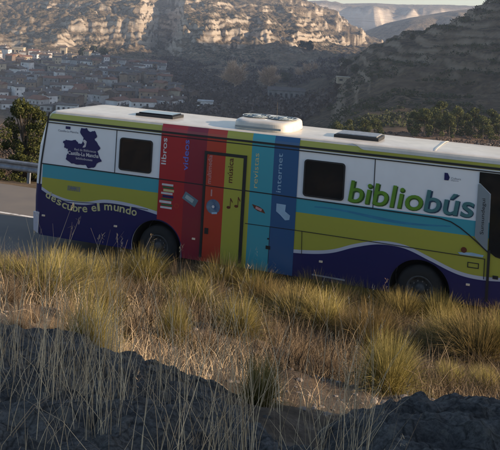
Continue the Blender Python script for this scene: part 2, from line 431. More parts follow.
def cut(o, cutters):
    for c in cutters:
        md = o.modifiers.new('cut', 'BOOLEAN'); md.object = c; md.operation = 'DIFFERENCE'; md.solver = 'EXACT'
    dg = bpy.context.evaluated_depsgraph_get(); dg.update()
    me = bpy.data.meshes.new_from_object(o.evaluated_get(dg)); o.modifiers.clear(); o.data = me
cs = []
for s0 in AXLES:
    for y0, y1 in ((-.2, .75), (W - .75, W + .2)):
        c = MB(); c.tube((s0, y0, ARCH_Z), (s0, y1, ARCH_Z), ARCH_R, ARCH_R, 40); cs.append(c.build('cutter', M['black'], bus))
cut(body, cs)
for c in cs: bpy.data.objects.remove(c)
for p_ in body.data.polygons: p_.use_smooth = False
for s0 in AXLES:
    for y0, y1, yc in ((.012, .74, .74), (W - .74, W - .012, W - .74)):
        c = MB(); nn = 28
        for k in range(nn + 1):
            a = math.pi * (k / nn) * 1.16 - .25
            c.v += [(s0 + (ARCH_R - .006) * math.cos(a), y0, ARCH_Z + (ARCH_R - .006) * math.sin(a)), (s0 + (ARCH_R - .006) * math.cos(a), y1, ARCH_Z + (ARCH_R - .006) * math.sin(a))]
        for k in range(nn): c.f.append((2 * k, 2 * k + 1, 2 * k + 3, 2 * k + 2)); c.mi.append(0)
        c.tube((s0, yc - .004, ARCH_Z), (s0, yc + .004, ARCH_Z), ARCH_R - .01, ARCH_R - .01, 28)
        c.build('wheel_arch', M['black'], bus)
def arch(s):
    z = .335
    for s0 in AXLES:
        d = abs(s - s0)
        if d < ARCH_R + .03: z = max(z, ARCH_Z + math.sqrt((ARCH_R + .03) ** 2 - d * d))
    return z
WV = [(-3.03, 1.48), (-2.68, 1.32), (-2.2, 1.22), (-1.76, 1.22), (-1.27, 1.33), (-.69, 1.33), (.01, 1.24), (.6, 1.1), (1.5, .92), (2.5, .86), (3.18, .88), (3.66, .935), (3.97, 1.01), (4.37, 1.17), (4.86, 1.30), (5.35, 1.29), (5.84, 1.13), (6.33, .96), (6.7, .91), (8.3, .90)]
def wave(s):
    xs = [w[0] for w in WV]; i = max(1, min(len(WV) - 3, int(np.searchsorted(xs, s)) - 1))
    p0, p1, p2, p3 = WV[i - 1], WV[i], WV[i + 1], WV[i + 2]
    if s < WV[1][0]: return float(np.interp(s, xs, [w[1] for w in WV]))
    t = (s - p1[0]) / (p2[0] - p1[0]); m1 = (p2[1] - p0[1]) / (p2[0] - p0[0]) * (p2[0] - p1[0]); m2 = (p3[1] - p1[1]) / (p3[0] - p1[0]) * (p2[0] - p1[0])
    return (2 * t ** 3 - 3 * t * t + 1) * p1[1] + (t ** 3 - 2 * t * t + t) * m1 + (-2 * t ** 3 + 3 * t * t) * p2[1] + (t ** 3 - t * t) * m2
def side_t(z): return float(np.interp(z, [0, 2.93, 3.04, 3.10, 3.14, 3.158, 3.172], [0, 0, .015, .035, .06, .10, .17]))
def strip(name, s0, s1, lo, hi, off, m, step=.04, zs=None):
    """a painted area on the near side of the body"""
    L = lo if callable(lo) else (lambda s: lo); Hh = hi if callable(hi) else (lambda s: hi)
    k = max(2, int((s1 - s0) / step) + 1); c = MB()
    ss = np.linspace(s0, s1, k); nz = 2 if zs is None else zs
    for s in ss:
        a, b_ = L(s), Hh(s); b_ = max(b_, a)
        for j in range(nz):
            z = a + (b_ - a) * j / (nz - 1); c.v.append((s, side_t(z) - off, z))
    for i in range(k - 1):
        if Hh(ss[i]) - L(ss[i]) < 1e-4 and Hh(ss[i + 1]) - L(ss[i + 1]) < 1e-4: continue
        for j in range(nz - 1):
            c.f.append((i * nz + j, (i + 1) * nz + j, (i + 1) * nz + j + 1, i * nz + j + 1)); c.mi.append(0)
    # turned edge back to the body so the sheet has thickness
    return c.build(name, m, bus)
SF = 7.60
def clipA(z): return lambda s: max(z, arch(s))
for a, b_ in ((-2.90, .02), (3.10, SF)):
    strip('teal_stripe', a, b_, clipA(1.64), 1.935, .0035, M['teal'])
    strip('yellow_panel', a, b_, lambda s: max(arch(s), wave(s) - .01), clipA(1.64), .0035, M['olive'])
    strip('white_wave', a, b_, lambda s: max(arch(s), wave(s) - .075), lambda s: max(arch(s), wave(s)), .0065, M['stripe'])
    strip('navy_skirt', a, b_, arch, lambda s: max(arch(s), wave(s) - .07), .0095, M['navy'])
# the two soft extra ripples in the teal area
strip('blue_ripple', 3.5, 6.2, lambda s: 1.74 + .05 * math.sin(s * 2.1), lambda s: 1.80 + .05 * math.sin(s * 2.1) - abs(s - 4.85) * .03, .006, mat('pale_teal_print', (.03, .22, .36, 1)))
cols = [('red_book_spine', .02, .62, 'red'), ('crimson_book_spine', .62, 1.09, 'crimson'), ('vermilion_book_spine', 1.09, 1.53, 'orange'),
        ('yellow_book_spine', 1.53, 2.10, 'olive'), ('teal_book_spine', 2.10, 2.585, 'teal'), ('blue_book_spine', 2.585, 3.115, 'blue')]
for nm, a, b_, m in cols:
    strip(nm, a, b_, arch, 3.135, .0125, M[m], zs=30)
# gutter lines along the whole side
def bar(name, s0, s1, z0, z1, off, m, t1=.0):
    c = MB(); c.box(s0, s1, side_t((z0 + z1) / 2) - off, side_t((z0 + z1) / 2) + .002 + t1, z0, z1); return c.build(name, m, bus)
bar('gutter', -2.83, 7.7, 2.945, 2.985, .030, M['black']); bar('gutter', -2.83, 7.65, 2.885, 2.905, .018, M['line'])
bar('olive_trim', 4.35, 7.7, 3.0, 3.035, .012, M['olive'])
# white front roof fairing dips over the side ahead of the second hatch
strip('roof_fairing', 4.2, 7.75, lambda s: 3.14 - .095 * float(sst(4.2, 4.45, s)), 3.15, .010, M['roofwhite'], zs=10)
c = MB(); c.box(5.78, 5.80, .03, 2.3, 3.0, 3.196)
c = MB()
for i in range(24):
    a, b_ = .02 + i * .1, .02 + (i + 1) * .1
    f = lambda t: float(np.interp(t, [0, .06, .10, .32, .6, 1.2, 1.9, 2.3, 2.44], [3.03, 3.125, 3.15, 3.165, 3.163, 3.142, 3.12, 3.08, 3.04]))
    c.add([(5.79, a, f(a)), (5.82, a, f(a)), (5.82, b_, f(b_)), (5.79, b_, f(b_)), (5.79, a, f(a) + .012), (5.82, a, f(a) + .012), (5.82, b_, f(b_) + .012), (5.79, b_, f(b_) + .012)],
          [(0, 1, 5, 4), (1, 2, 6, 5), (2, 3, 7, 6), (3, 0, 4, 7), (4, 5, 6, 7)])
c.build('roof_seam', M['roofwhite'], bus)
# thin panel gaps
def poly_line(name, pts, w, off, m, dep=.003):
    c = MB()
    for (a, za), (b_, zb) in zip(pts[:-1], pts[1:]):
        d = Vector((b_ - a, zb - za)).normalized() * w / 2; nx, nz = -d.y, d.x
        q = [(a + nx, za + nz), (a - nx, za - nz), (b_ - nx, zb - nz), (b_ + nx, zb + nz)]
        c.poly_slab(q, -off, -off + dep)
    return c.build(name, m, bus)
poly_line('panel_gap', [(-2.93, 1.95), (0, 1.945), (2.5, 1.935), (6.0, 1.90), (6.2, 1.86), (6.38, 1.77), (6.56, 1.65), (6.72, 1.53), (6.91, 1.38)], .022, .018, M['line'])
poly_line('panel_gap', [(-1.065, 1.95), (-1.065, 2.885)], .016, .008, M['line'])
poly_line('panel_gap', [(4.685, 1.92), (4.68, 2.885)], .016, .008, M['line'])
poly_line('panel_gap', [(2.04, 1.26), (3.16, 1.27), (5.3, 1.26), (6.86, 1.245)], .014, .0175, M['line'])
poly_line('panel_gap', [(3.27, 1.27), (3.29, .80)], .012, .0175, M['line'])
poly_line('panel_gap', [(6.86, 1.245), (6.86, .86)], .014, .0125, M['line'])
poly_line('panel_gap', [(-2.9, 1.29), (-2.3, 1.17), (-.9, 1.255), (-.2, 1.25)], .012, .0135, M['line'])
poly_line('panel_gap', [(2.585, 1.27), (2.585, .5)], .010, .0145, M['line'])
poly_line('corner_seal', [(-2.80, 3.12), (-2.83, 2.95), (-2.90, 2.36), (-2.945, 1.95), (-2.96, 1.48)], .035, .014, M['black'], .012)
poly_line('reflector_strip', [(3.53, .43), (4.21, .42)], .03, .016, mat('reflector', (.35, .36, .42, 1)))
for s, z in ((.91, .78), (-.96, .79), (3.70, .72), (6.58, .72), (-2.80, .78)):
    c = MB(); c.poly_slab([(s - .035, z - .018), (s + .035, z - .018), (s + .035, z + .018), (s - .035, z + .018)], -.035, -.004); c.build('marker_light', M['lamp'], bus)
c = MB(); c.poly_slab([(-3.04, .42), (-2.93, .36), (-2.92, .84), (-3.07, .84)], -.03, .12); c.build('rear_corner_lamp', M['stripe'], bus, bevel=.01)
# windows
def rrect(s0, s1, z0, z1, r, k=5):
    pts = []
    for cx, cz, a0 in ((s1 - r, z0 + r, -90), (s1 - r, z1 - r, 0), (s0 + r, z1 - r, 90), (s0 + r, z0 + r, 180)):
        for i in range(k + 1):
            a = math.radians(a0 + 90 * i / k); pts.append((cx + r * math.cos(a), cz + r * math.sin(a)))
    return pts
for s0, s1, z0, z1 in ((-.97, -.175, 2.03, 2.745), (3.24, 4.09, 1.985, 2.735)):
    c = MB(); outer = rrect(s0, s1, z0, z1, .07); inner = rrect(s0 + .03, s1 - .03, z0 + .03, z1 - .03, .05); n_ = len(outer)
    V = [(a, -.022, z) for a, z in outer] + [(a, -.022, z) for a, z in inner] + [(a, -.001, z) for a, z in outer] + [(a, -.010, z) for a, z in inner]
    Fs = []
    for i in range(n_):
        j = (i + 1) % n_; Fs += [(i, j, n_ + j, n_ + i), (i, j, 2 * n_ + j, 2 * n_ + i), (n_ + i, n_ + j, 3 * n_ + j, 3 * n_ + i)]
    c.add(V, Fs); w = c.build('window', M['black'], bus)
    g = MB(); g.poly_slab(rrect(s0 + .025, s1 - .025, z0 + .025, z1 - .025, .05), -.012, -.002)
    g.build('pane', M['glass'], w)
# service door in the middle
door = MB()
door.box(1.115, 1.53, -.026, -.012, .44, 2.60, 0); door.box(1.53, 1.935, -.026, -.012, .44, 2.60, 1)
dr = door.build('service_door', [M['orange'], M['olive']], bus)
fr = MB(); fr.box(1.055, 1.110, -.032, -.010, .42, 2.665); fr.box(1.94, 2.005, -.032, -.010, .42, 2.665); fr.box(1.110, 1.94, -.0315, -.0105, 2.605, 2.664)
fr.build('door_frame', M['black'], dr)
hd = MB(); hd.box(1.155, 1.235, -.045, -.027, .93, 1.05); hd.build('handle', M['black'], dr)
poly_line('door_gap', [(1.115, 1.94), (1.935, 1.935)], .018, .031, M['line'])
# front door, grey panel and cab glass
c = MB(); c.poly_slab([(6.655, 1.62), (6.90, 1.39), (6.885, 2.47), (6.70, 2.64), (6.665, 2.64)], -.016, -.001); c.build('grey_panel', M['greyp'], bus)
c = MB(); c.poly_slab([(6.915, 1.40), (7.05, 1.31), (7.25, 1.27), (7.62, 1.27), (7.55, 2.87), (6.68, 2.87), (6.68, 2.66), (6.705, 2.655), (6.905, 2.48)], -.014, -.001); c.build('cab_window', M['glass'], bus)
c = MB(); c.box(6.905, 6.955, -.024, -.010, .45, 1.42); c.build('door_pillar', M['black'], bus)
hd = MB(); hd.box(7.02, 7.12, -.03, -.008, .90, .96); hd.build('door_handle', M['black'], bus)
# wheels
def wheel(s0, tc, r=.455, flip=1):
    w = empty('wheel'); w.parent = bus; w.location = (s0, tc, r)
    def lathe(prof, name, m, k=40):
        c = MB()
        for i in range(k):
            a = 2 * math.pi * i / k
            c.v += [(rr * math.cos(a), y * flip, rr * math.sin(a)) for y, rr in prof]
        L = len(prof)
        for i in range(k):
            j = (i + 1) % k
            for q in range(L - 1): c.f.append((i * L + q, j * L + q, j * L + q + 1, i * L + q + 1)); c.mi.append(0)
        return c.build(name, m, w, smooth=True)
    lathe([(-.02, .26), (-.03, .30), (-.02, .40), (.02, .445), (.05, .455), (.20, .455), (.25, .44), (.26, .28)], 'tyre', M['tyre'])
    rim = lathe([(.24, .27), (.0, .27), (-.025, .262), (-.022, .235), (.05, .20), (.07, .12), (.03, .10), (-.01, .085), (-.015, .0)], 'rim', M['rimsteel'])
    for k in range(10):
        nb = MB()
        a = 2 * math.pi * k / 10; x, z = math.cos(a), math.sin(a)
        nb.tube((x * .15, .075 * flip, z * .15), (x * .15, .03 * flip, z * .15), .014, .014, 6); nb.build('wheel_nut', M['steel'], w)
    for k in range(8):
        hb = MB()
        a = 2 * math.pi * (k + .5) / 8; x, z = math.cos(a), math.sin(a)
        hb.tube((x * .215, .040 * flip, z * .215), (x * .215, .025 * flip, z * .215), .024, .024, 10); hb.build('vent_hole', M['black'], w)
for s0 in AXLES:
    wheel(s0, .09, flip=1); wheel(s0, W - .09, flip=-1)

# roof equipment
def pod():
    c = MB(); prof = [(0, 1.0), (.03, 1.015), (.12, 1.0), (.17, .985), (.195, .955), (.215, .90), (.225, .82)]
    cx, cy, a, b_ = 2.13, .96, .64, .72; k = 72; L = len(prof)
    def pt(th, r):
        e = 2 / 4.2; x = math.copysign(abs(math.cos(th)) ** e, math.cos(th)); y = math.copysign(abs(math.sin(th)) ** e, math.sin(th))
        return cx + a * r * x, cy + b_ * r * y
    for i in range(k):
        th = 2 * math.pi * (i + .5) / k
        for z, r in prof:
            x, y = pt(th, r); c.v.append((x, y, 3.150 + z * .98))
    for i in range(k):
        j = (i + 1) % k
        for q in range(L - 1): c.f.append((i * L + q, j * L + q, j * L + q + 1, i * L + q + 1)); c.mi.append(0)
    c.f.append(tuple(i * L + L - 1 for i in range(k))); c.mi.append(0)
    ac = c.build('air_conditioner', M['roofwhite'], bus)
    b2 = MB(); b2.box(1.62, 2.63, .205, .222, 3.21, 3.25); b2.build('drip_gap', M['greyp'], ac)
    for x in (1.83, 2.43):
        f = MB(); z0 = 3.150 + .225 * .98
        f.tube((x, .98, z0 - .001), (x, .98, z0 + .012), .30, .30, 28)
        f.build('fan_opening', M['black'], ac)
        g = MB()
        for rr in (.31, .21, .11):
            for i in range(28):
                a0, a1 = 2 * math.pi * i / 28, 2 * math.pi * (i + 1) / 28
                g.tube((x + rr * math.cos(a0), .98 + rr * math.sin(a0), z0 + .022), (x + rr * math.cos(a1), .98 + rr * math.sin(a1), z0 + .022), .010, .010, 5)
        for kk in range(4):
            a0 = math.pi * kk / 4; g.tube((x - .31 * math.cos(a0), .98 - .31 * math.sin(a0), z0 + .022), (x + .31 * math.cos(a0), .98 + .31 * math.sin(a0), z0 + .022), .009, .009, 5)
        g.tube((x, .98, z0 + .01), (x, .98, z0 + .045), .09, .08, 14)
        g.build('fan_grille', M['greyp'], ac)
pod()
def hatch(s0, s1, t0, t1, lid, name, z0=3.165):
    c = MB(); c.box(s0, s1, t0, t1, z0 - .02, z0 + .055); h_ = c.build(name, M['black'], bus, bevel=.01)
    l = MB(); l.box(s0 + .05, s1 - .05, t0 + .06, t1 - .04, z0 + .057, z0 + .085); l.build('lid', lid, h_, bevel=.012)
    return h_
hatch(-.95, -.02, .62, 1.22, M['glass'], 'roof_hatch'); 
hatch(3.68, 4.62, .55, 1.22, M['steel'], 'roof_hatch')
c = MB()
for i in range(14): pass
r = MB(); r.box(2.0, 2.06, .35, .40, 3.18, 3.52); 
c = MB(); c.tube((1.98, 1.95, 3.1), (1.98, 1.95, 3.62), .012, .006, 6); c.build('aerial', M['black'], bus)

# lettering ------------------------------------------------------
def text(body_, s0, z0, w=None, h=None, m=None, off=.02, rot=0, name='lettering', bold=0.0, depth=.0015, shear=0, center=False):
    cu = bpy.data.curves.new('t', 'FONT'); cu.body = body_; cu.size = 1; cu.offset = bold; cu.extrude = 0; cu.shear = shear
    cu.resolution_u = 4
    o = bpy.data.objects.new('t', cu); COL.objects.link(o); dg = bpy.context.evaluated_depsgraph_get(); dg.update()
    me = bpy.data.meshes.new_from_object(o.evaluated_get(dg)); bpy.data.objects.remove(o); bpy.data.curves.remove(cu)
    n_ = len(me.vertices); co = np.empty(n_ * 3); me.vertices.foreach_get('co', co); co = co.reshape(-1, 3)
    mn, mx = co.min(0), co.max(0); W_, H_ = mx[0] - mn[0], mx[1] - mn[1]
    kx = (w / W_) if w else (h / H_); kz = (h / H_) if h else kx
    x = (co[:, 0] - mn[0]) * kx; z = (co[:, 1] - mn[1]) * kz
    if center: x -= W_ * kx / 2
    c_, s_r = math.cos(rot), math.sin(rot)
    S = s0 + x * c_ - z * s_r; Z = z0 + x * s_r + z * c_
    out = np.stack([S, np.full(n_, -off), Z], 1); me.vertices.foreach_set('co', out.astype(np.float32).ravel())
    me.materials.clear(); me.materials.append(m); me.name = name; me.update()
    for p_ in me.polygons: p_.material_index = 0
    return link(name, me, bus)
UP = math.pi / 2
# big title: green then blue, each letter over a dark copy
for dx, dz, off, mg, mb_, bo in ((.014, -.016, .010, 'dkgreen', 'dkblue', .024), (0, 0, .014, 'greentxt', 'bluetxt', .008)):
    text('biblio', 4.175 + dx, 1.985 + dz, 1.475, .435, M[mg], off, bold=bo, shear=.12, name='title_lettering')
    text('bús', 5.67 + dx, 1.985 + dz, .94, .43, M[mb_], off, bold=bo, shear=.12, name='title_lettering')
text('libros', .165, 2.27, .57, .115, M['whitetxt'], .016, UP, bold=.012)
text('videos', .685, 2.20, .65, .125, M['skytxt'], .016, UP, bold=.010)
text('multimedia', 1.235, 1.99, .60, .095, M['pinktxt'], .0305, UP, bold=.004)
text('música', 1.715, 2.06, .52, .115, M['maroon'], .0305, UP, bold=.012)
text('revistas', 2.265, 2.02, .72, .10, M['yellowtxt'], .016, UP, bold=0)
text('internet', 2.775, 1.99, .80, .10, M['paleblue'], .016, UP, bold=.0)
# slogan along the wave
def width_of(ch): return {' ': .62, 'm': 1.55, 'i': .5, 'l': .5, 'r': .72, 't': .7}.get(ch, 1.0)
slog = 'descubre el mundo'; tot = sum(width_of(ch) for ch in slog); s = -2.80; unit = 2.34 / tot
for ch in slog:
    w_ = width_of(ch) * unit
    if ch != ' ':
        sc = s + w_ / 2; zc = float(np.interp(sc, [-2.80, -2.5, -2.2, -1.9, -1.6, -1.3, -1.0, -.7, -.45], [1.23, 1.10, .99, .965, 1.0, 1.085, 1.12, 1.10, 1.07]))
        z2 = float(np.interp(sc + .1, [-2.80, -2.5, -2.2, -1.9, -1.6, -1.3, -1.0, -.7, -.45], [1.23, 1.10, .99, .965, 1.0, 1.085, 1.12, 1.10, 1.07]))
        hh = .175 if ch in 'dble' and ch != 'e' else .125
        text(ch, s + .012, zc, w_ * .86, hh, M['yellowtxt'], .015, math.atan2(z2 - zc, .1) * .7, name='slogan_letter', bold=.016)
    s += w_
# region map logo
mp_ = [(-1.96, 2.85), (-1.82, 2.86), (-1.77, 2.80), (-1.70, 2.79), (-1.62, 2.82), (-1.55, 2.71), (-1.61, 2.64), (-1.53, 2.55), (-1.45, 2.45), (-1.52, 2.37), (-1.46, 2.25), (-1.40, 2.16), (-1.52, 2.10), (-1.59, 2.0), (-1.73, 1.97), (-1.80, 2.04), (-2.0, 2.02), (-2.16, 2.03), (-2.31, 2.11), (-2.30, 2.19), (-2.25, 2.26), (-2.27, 2.35), (-2.36, 2.36), (-2.37, 2.43), (-2.41, 2.49), (-2.34, 2.55), (-2.22, 2.54), (-2.09, 2.57), (-2.01, 2.49), (-1.92, 2.51), (-1.89, 2.64), (-1.98, 2.74)]
jit = []
for i, (a, z) in enumerate(mp_):
    b2 = mp_[(i + 1) % len(mp_)]; jit.append((a, z))
    for t in (.33, .66): jit.append((a + (b2[0] - a) * t + random.uniform(-.012, .012), z + (b2[1] - z) * t + random.uniform(-.012, .012)))
c = MB(); c.poly_slab(jit, -.010, -.006); c.build('map_logo', M['navy'], bus)
text('Red de Bibliotecas', -2.10, 2.335, .55, .05, M['whitetxt'], .013)
text('Castilla-La Mancha', -2.26, 2.225, .78, .085, M['whitetxt'], .013, bold=.02)
text('bibliobuses', -2.05, 2.14, .42, .05, M['whitetxt'], .013)
c = MB(); c.poly_slab([(-1.90, 2.42), (-1.86, 2.42), (-1.82, 2.44), (-1.80, 2.56), (-1.86, 2.60), (-1.90, 2.57), (-1.85, 2.50)], -.0135, -.0125); c.build('map_emblem', M['whitetxt'], bus)
c = MB(); c.box(-2.36, -2.24, -.010, -.004, 2.79, 2.85); c.build('shield_logo', M['navy'], bus)
text('Castilla-La Mancha', -2.55, 2.715, .52, .045, M['greytxt'], .007)
c = MB()
c.poly_slab([(6.03, 2.64), (6.11, 2.64), (6.13, 2.70), (6.09, 2.78), (6.03, 2.78)], -.010, -.004); c.build('ministry_logo', M['navy'], bus)
text('Cultura', 6.16, 2.67, .18, .04, M['greytxt'], .007); text('Deporte', 6.16, 2.63, .14, .03, M['greytxt'], .007)
text('Sunsundegui', 6.83, 1.70, .68, .085, M['line'], .019, UP)
c = MB()
for i in range(8): c.box(-2.22 + i * .042, -2.20 + i * .042, -.0085, -.0045, 1.42, 1.53)
c.box(-2.15, -2.0, -.0086, -.0044, 1.46, 1.50); c.build('registration_print', M['greytxt'], bus)
# spine pictures
bk = MB(); cc = [(0, 'w'), (1, 'g'), (2, 'n'), (0, 'w'), (3, 'y'), (1, 'g')]
z = 1.33
for i in range(9):
    h_ = [.05, .045, .06, .04, .06, .05, .06, .045, .05][i]; m_ = [0, 1, 0, 1, 2, 0, 3, 1, 0][i]; dx = [.0, .02, -.03, .01, .04, .0, .05, .03, .01][i]
    bk.box(.09 + dx, .36 + dx * .6, -.0165, -.0135, z, z + h_ * .85, m_); z += h_ + .01
bk.build('books_picture', [M['whitetxt'], M['greentone'], M['navy'], M['yellowtxt']], bus)
c = MB()
for i in range(20):
    a0, a1 = 2 * math.pi * i / 20, 2 * math.pi * (i + 1) / 20
    c.add([(.47 + r_ * math.cos(a), -.0155, 1.42 + r_ * math.sin(a)) for a, r_ in ((a0, .035), (a1, .035), (a1, .055), (a0, .055))], [(0, 1, 2, 3)])
c.build('ring_picture', M['orange'], bus)
def rotbox(cx, cz, w, h, a, off0, off1, m, name, parent=bus):
    c = MB(); ca, sa = math.cos(a), math.sin(a)
    c.poly_slab([(cx + x * ca - z * sa, cz + x * sa + z * ca) for x, z in ((-w / 2, -h / 2), (w / 2, -h / 2), (w / 2, h / 2), (-w / 2, h / 2))], off0, off1); return c.build(name, m, parent)
v = rotbox(.775, 1.60, .34, .17, -.48, -.0165, -.0135, mat('cassette_grey', (.12, .20, .24, 1)), 'cassette_picture')
rotbox(.76, 1.61, .20, .08, -.48, -.0185, -.017, mat('cassette_label', (.36, .44, .44, 1)), 'cassette_label', v)
def disc(cx, cz, r0, r1, off, m, name, k=30):
    c = MB()
    for i in range(k):
        a0, a1 = 2 * math.pi * i / k, 2 * math.pi * (i + 1) / k
        c.add([(cx + r_ * math.cos(a), -off, cz + r_ * math.sin(a)) for a, r_ in ((a0, r0), (a1, r0), (a1, r1), (a0, r1))], [(0, 1, 2, 3)])
    return c.build(name, m, bus)
disc(1.315, 1.515, .03, .155, .0285, mat('disc_blue', (.03, .07, .16, 1), (.16, .22, .28, 1), 5), 'disc_picture'); disc(1.315, 1.515, .0, .03, .0285, M['whitetxt'], 'disc_centre')
rotbox(1.26, 1.80, .03, .14, 0, -.0290, -.0275, M['pinktxt'], 'dash_print')
rotbox(1.35, 1.385, .12, .04, .15, -.0305, -.029, M['paleblue'], 'disc_label')
c = MB()
for x, z, tilt in ((1.66, 1.545, 0), (1.83, 1.59, 0)):
    k = 10; c.poly_slab([(x + .045 * math.cos(2 * math.pi * i / k), z + .03 * math.sin(2 * math.pi * i / k)) for i in range(k)], -.0295, -.0275)
    c.box(x + .028, x + .042, -.0295, -.0275, z, z + .20); c.poly_slab([(x + .042, z + .20), (x + .042, z + .15), (x + .085, z + .10), (x + .085, z + .13)], -.0295, -.0275)
c.build('music_notes_picture', M['maroon'], bus)
c = MB(); c.poly_slab([(2.17, 1.68), (2.33, 1.645), (2.42, 1.60), (2.47, 1.52), (2.30, 1.555), (2.22, 1.60)], -.0165, -.0135); mg = c.build('magazine_picture', M['maroon'], bus)
rotbox(2.32, 1.60, .14, .05, -.3, -.0185, -.017, M['pinktxt'], 'magazine_photo', mg)
c = MB(); c.poly_slab([(2.70, 1.76), (2.90, 1.755), (2.89, 1.62), (3.00, 1.55), (2.99, 1.46), (2.90, 1.44), (2.80, 1.53), (2.70, 1.60)], -.0165, -.0135); c.build('computer_picture', M['paleblue'], bus)
for bx_ in ((2.545, 2.58, 1.0, 1.03), (2.52, 2.62, .80, .87)):
    c = MB(); c.box(bx_[0], bx_[1], -.021, -.013, bx_[2], bx_[3]); c.build('latch', M['black'], bus)
disc(6.47, 1.36, .0, .055, .0145, M['maroon'], 'sun_emblem'); 
c = MB(); c.poly_slab([(6.36, 1.30), (6.62, 1.33), (6.84, 1.31), (6.82, 1.27), (6.40, 1.265)], -.012, -.009); c.build('paper_notice', M['paleblue'], bus)
c = MB(); c.box(6.55, 6.76, -.0115, -.006, 1.04, 1.055); c.box(6.55, 6.76, -.0115, -.006, 1.13, 1.145); c.box(6.55, 6.565, -.0114, -.0065, 1.055, 1.13); c.box(6.745, 6.76, -.0114, -.0065, 1.055, 1.13); c.build('flap_outline', M['line'], bus)
# rear of the bus (seen from the side step)
c = MB(); c.box(-3.125, -3.09, .35, 2.15, 1.75, 2.45); c.build('rear_window', M['glass'], bus, bevel=.02)

# ------------------------------------------------------------------ guardrail
gr = empty('guardrail', world(-20, 7, 0), -TH); tag(gr, 'grey steel crash barrier along the far roadside behind the rear of the bus', 'guardrail')
c = MB(); pr = [(0, .40), (-.05, .36), (-.05, .31), (0, .25), (0, .22), (-.05, .16), (-.05, .11), (0, .06)]
for x0, x1 in ((-20, 60),):
    L = len(pr); c.v += [(x, y, z) for x in (x0, x1) for y, z in pr] + [(x, y + .02, z) for x in (x0, x1) for y, z in pr]
    for j in range(L - 1): c.f += [(j, j + 1, L + j + 1, L + j), (2 * L + j, 2 * L + j + 1, 3 * L + j + 1, 3 * L + j)]; c.mi += [0, 0]
c.build('beam', M['galv'], gr)
for k in range(20):
    c = MB(); c.box(-20 + k * 4, -19.9 + k * 4, .03, .09, -.5, .36); c.build('post', M['galv'], gr)

# ------------------------------------------------------------------ plants
def leafmat(name, a, b_, trans=0.0, sc=3.0):
    nt = NT(name); nt.b.inputs['Roughness'].default_value = .8; nt.b.inputs['Specular IOR Level'].default_value = .15
    oi = nt.add('ShaderNodeObjectInfo'); g = nt.add('ShaderNodeNewGeometry')
    f = noise(nt, sc, 4, .6, g.outputs['Position'])
    rnd = nt.add('ShaderNodeMath', operation='MULTIPLY_ADD'); nt.l(g.outputs['Random Per Island'], rnd.inputs[0]); rnd.inputs[1].default_value = .5; nt.l(f, rnd.inputs[2])
    sub = nt.add('ShaderNodeMath', operation='SUBTRACT'); nt.l(rnd.outputs[0], sub.inputs[0]); sub.inputs[1].default_value = .25
    nt.l(ramp(nt, sub.outputs[0], [(.25, a), (.75, b_)]), nt.b.inputs['Base Color'])
    if trans:
        tr = nt.add('ShaderNodeBsdfTranslucent'); nt.l(nt.b.inputs['Base Color'].links[0].from_socket, tr.inputs['Color'])
        ms = nt.add('ShaderNodeMixShader'); ms.inputs[0].default_value = trans
        nt.l(nt.b.outputs[0], ms.inputs[1]); nt.l(tr.outputs[0], ms.inputs[2]); nt.l(ms.outputs[0], nt.n['Material Output'].inputs[0])
    return nt.m
M['bark'] = mat('bark', (.10, .075, .055, 1), (.05, .04, .03, 1), 6, .95)
M['pine'] = leafmat('pine_needles', (.025, .036, .013, 1), (.115, .12, .035, 1), .2, .8)
M['dkleaf'] = leafmat('dark_foliage', (.022, .030, .012, 1), (.055, .06, .022, 1), .1, .4)
M['shrubleaf'] = leafmat('shrub_leaves', (.016, .024, .009, 1), (.09, .095, .025, 1), .2, 1.6)
M['twig'] = leafmat('sun_tinted_twigs', (.40, .27, .17, 1), (.68, .48, .33, 1), .0, .6)  # sunlight on the bare crowns is put into this pale warm colour
M['twigdark'] = leafmat('dark_bare_twigs', (.06, .045, .038, 1), (.13, .10, .085, 1), .0, .6)

def leaf_cloud(centers, radii, n, size, aspect=1.0, seed=0, droop=0):
    rs = np.random.RandomState(seed); k = rs.randint(0, len(centers), n)
    d = rs.normal(size=(n, 3)); d /= np.linalg.norm(d, axis=1)[:, None]
    r = rs.uniform(.35, 1.0, n) ** .5
    c = np.array(centers)[k] + d * r[:, None] * np.array(radii)[k]
    a = rs.normal(size=(n, 3)); a /= np.linalg.norm(a, axis=1)[:, None]
    b = np.cross(a, rs.normal(size=(n, 3))); b /= np.linalg.norm(b, axis=1)[:, None]
    s = size * rs.uniform(.6, 1.4, n)[:, None]
    a = a * s * aspect; b = b * s
    V = np.stack([c - a - b * .3, c - b, c + a - b * .1, c + b], 1).reshape(-1, 3)
    return V, np.arange(n * 4).reshape(-1, 4)
def ribbons(P0, P1, P2, w, seed=0):
    """curved blades: quadratic from P0 over P1 to P2, 3 quads each, facing roughly any way"""
    n = len(P0); rs = np.random.RandomState(seed); out = []
    side = rs.normal(size=(n, 3)) * np.array([1, .45, .1]); side /= np.linalg.norm(side, axis=1)[:, None]
    for t, k in ((0, 1), (.35, .85), (.7, .6), (1, .18)):
        c = P0 * (1 - t) ** 2 + P1 * 2 * t * (1 - t) + P2 * t * t; o = side * (w * k)[:, None]
        out += [c - o, c + o]
    V = np.stack(out, 1).reshape(-1, 3); b = np.arange(n)[:, None] * 8
    Fq = np.concatenate([np.concatenate([b + 2 * i, b + 2 * i + 1, b + 2 * i + 3, b + 2 * i + 2], 1) for i in range(3)])
    return V, Fq

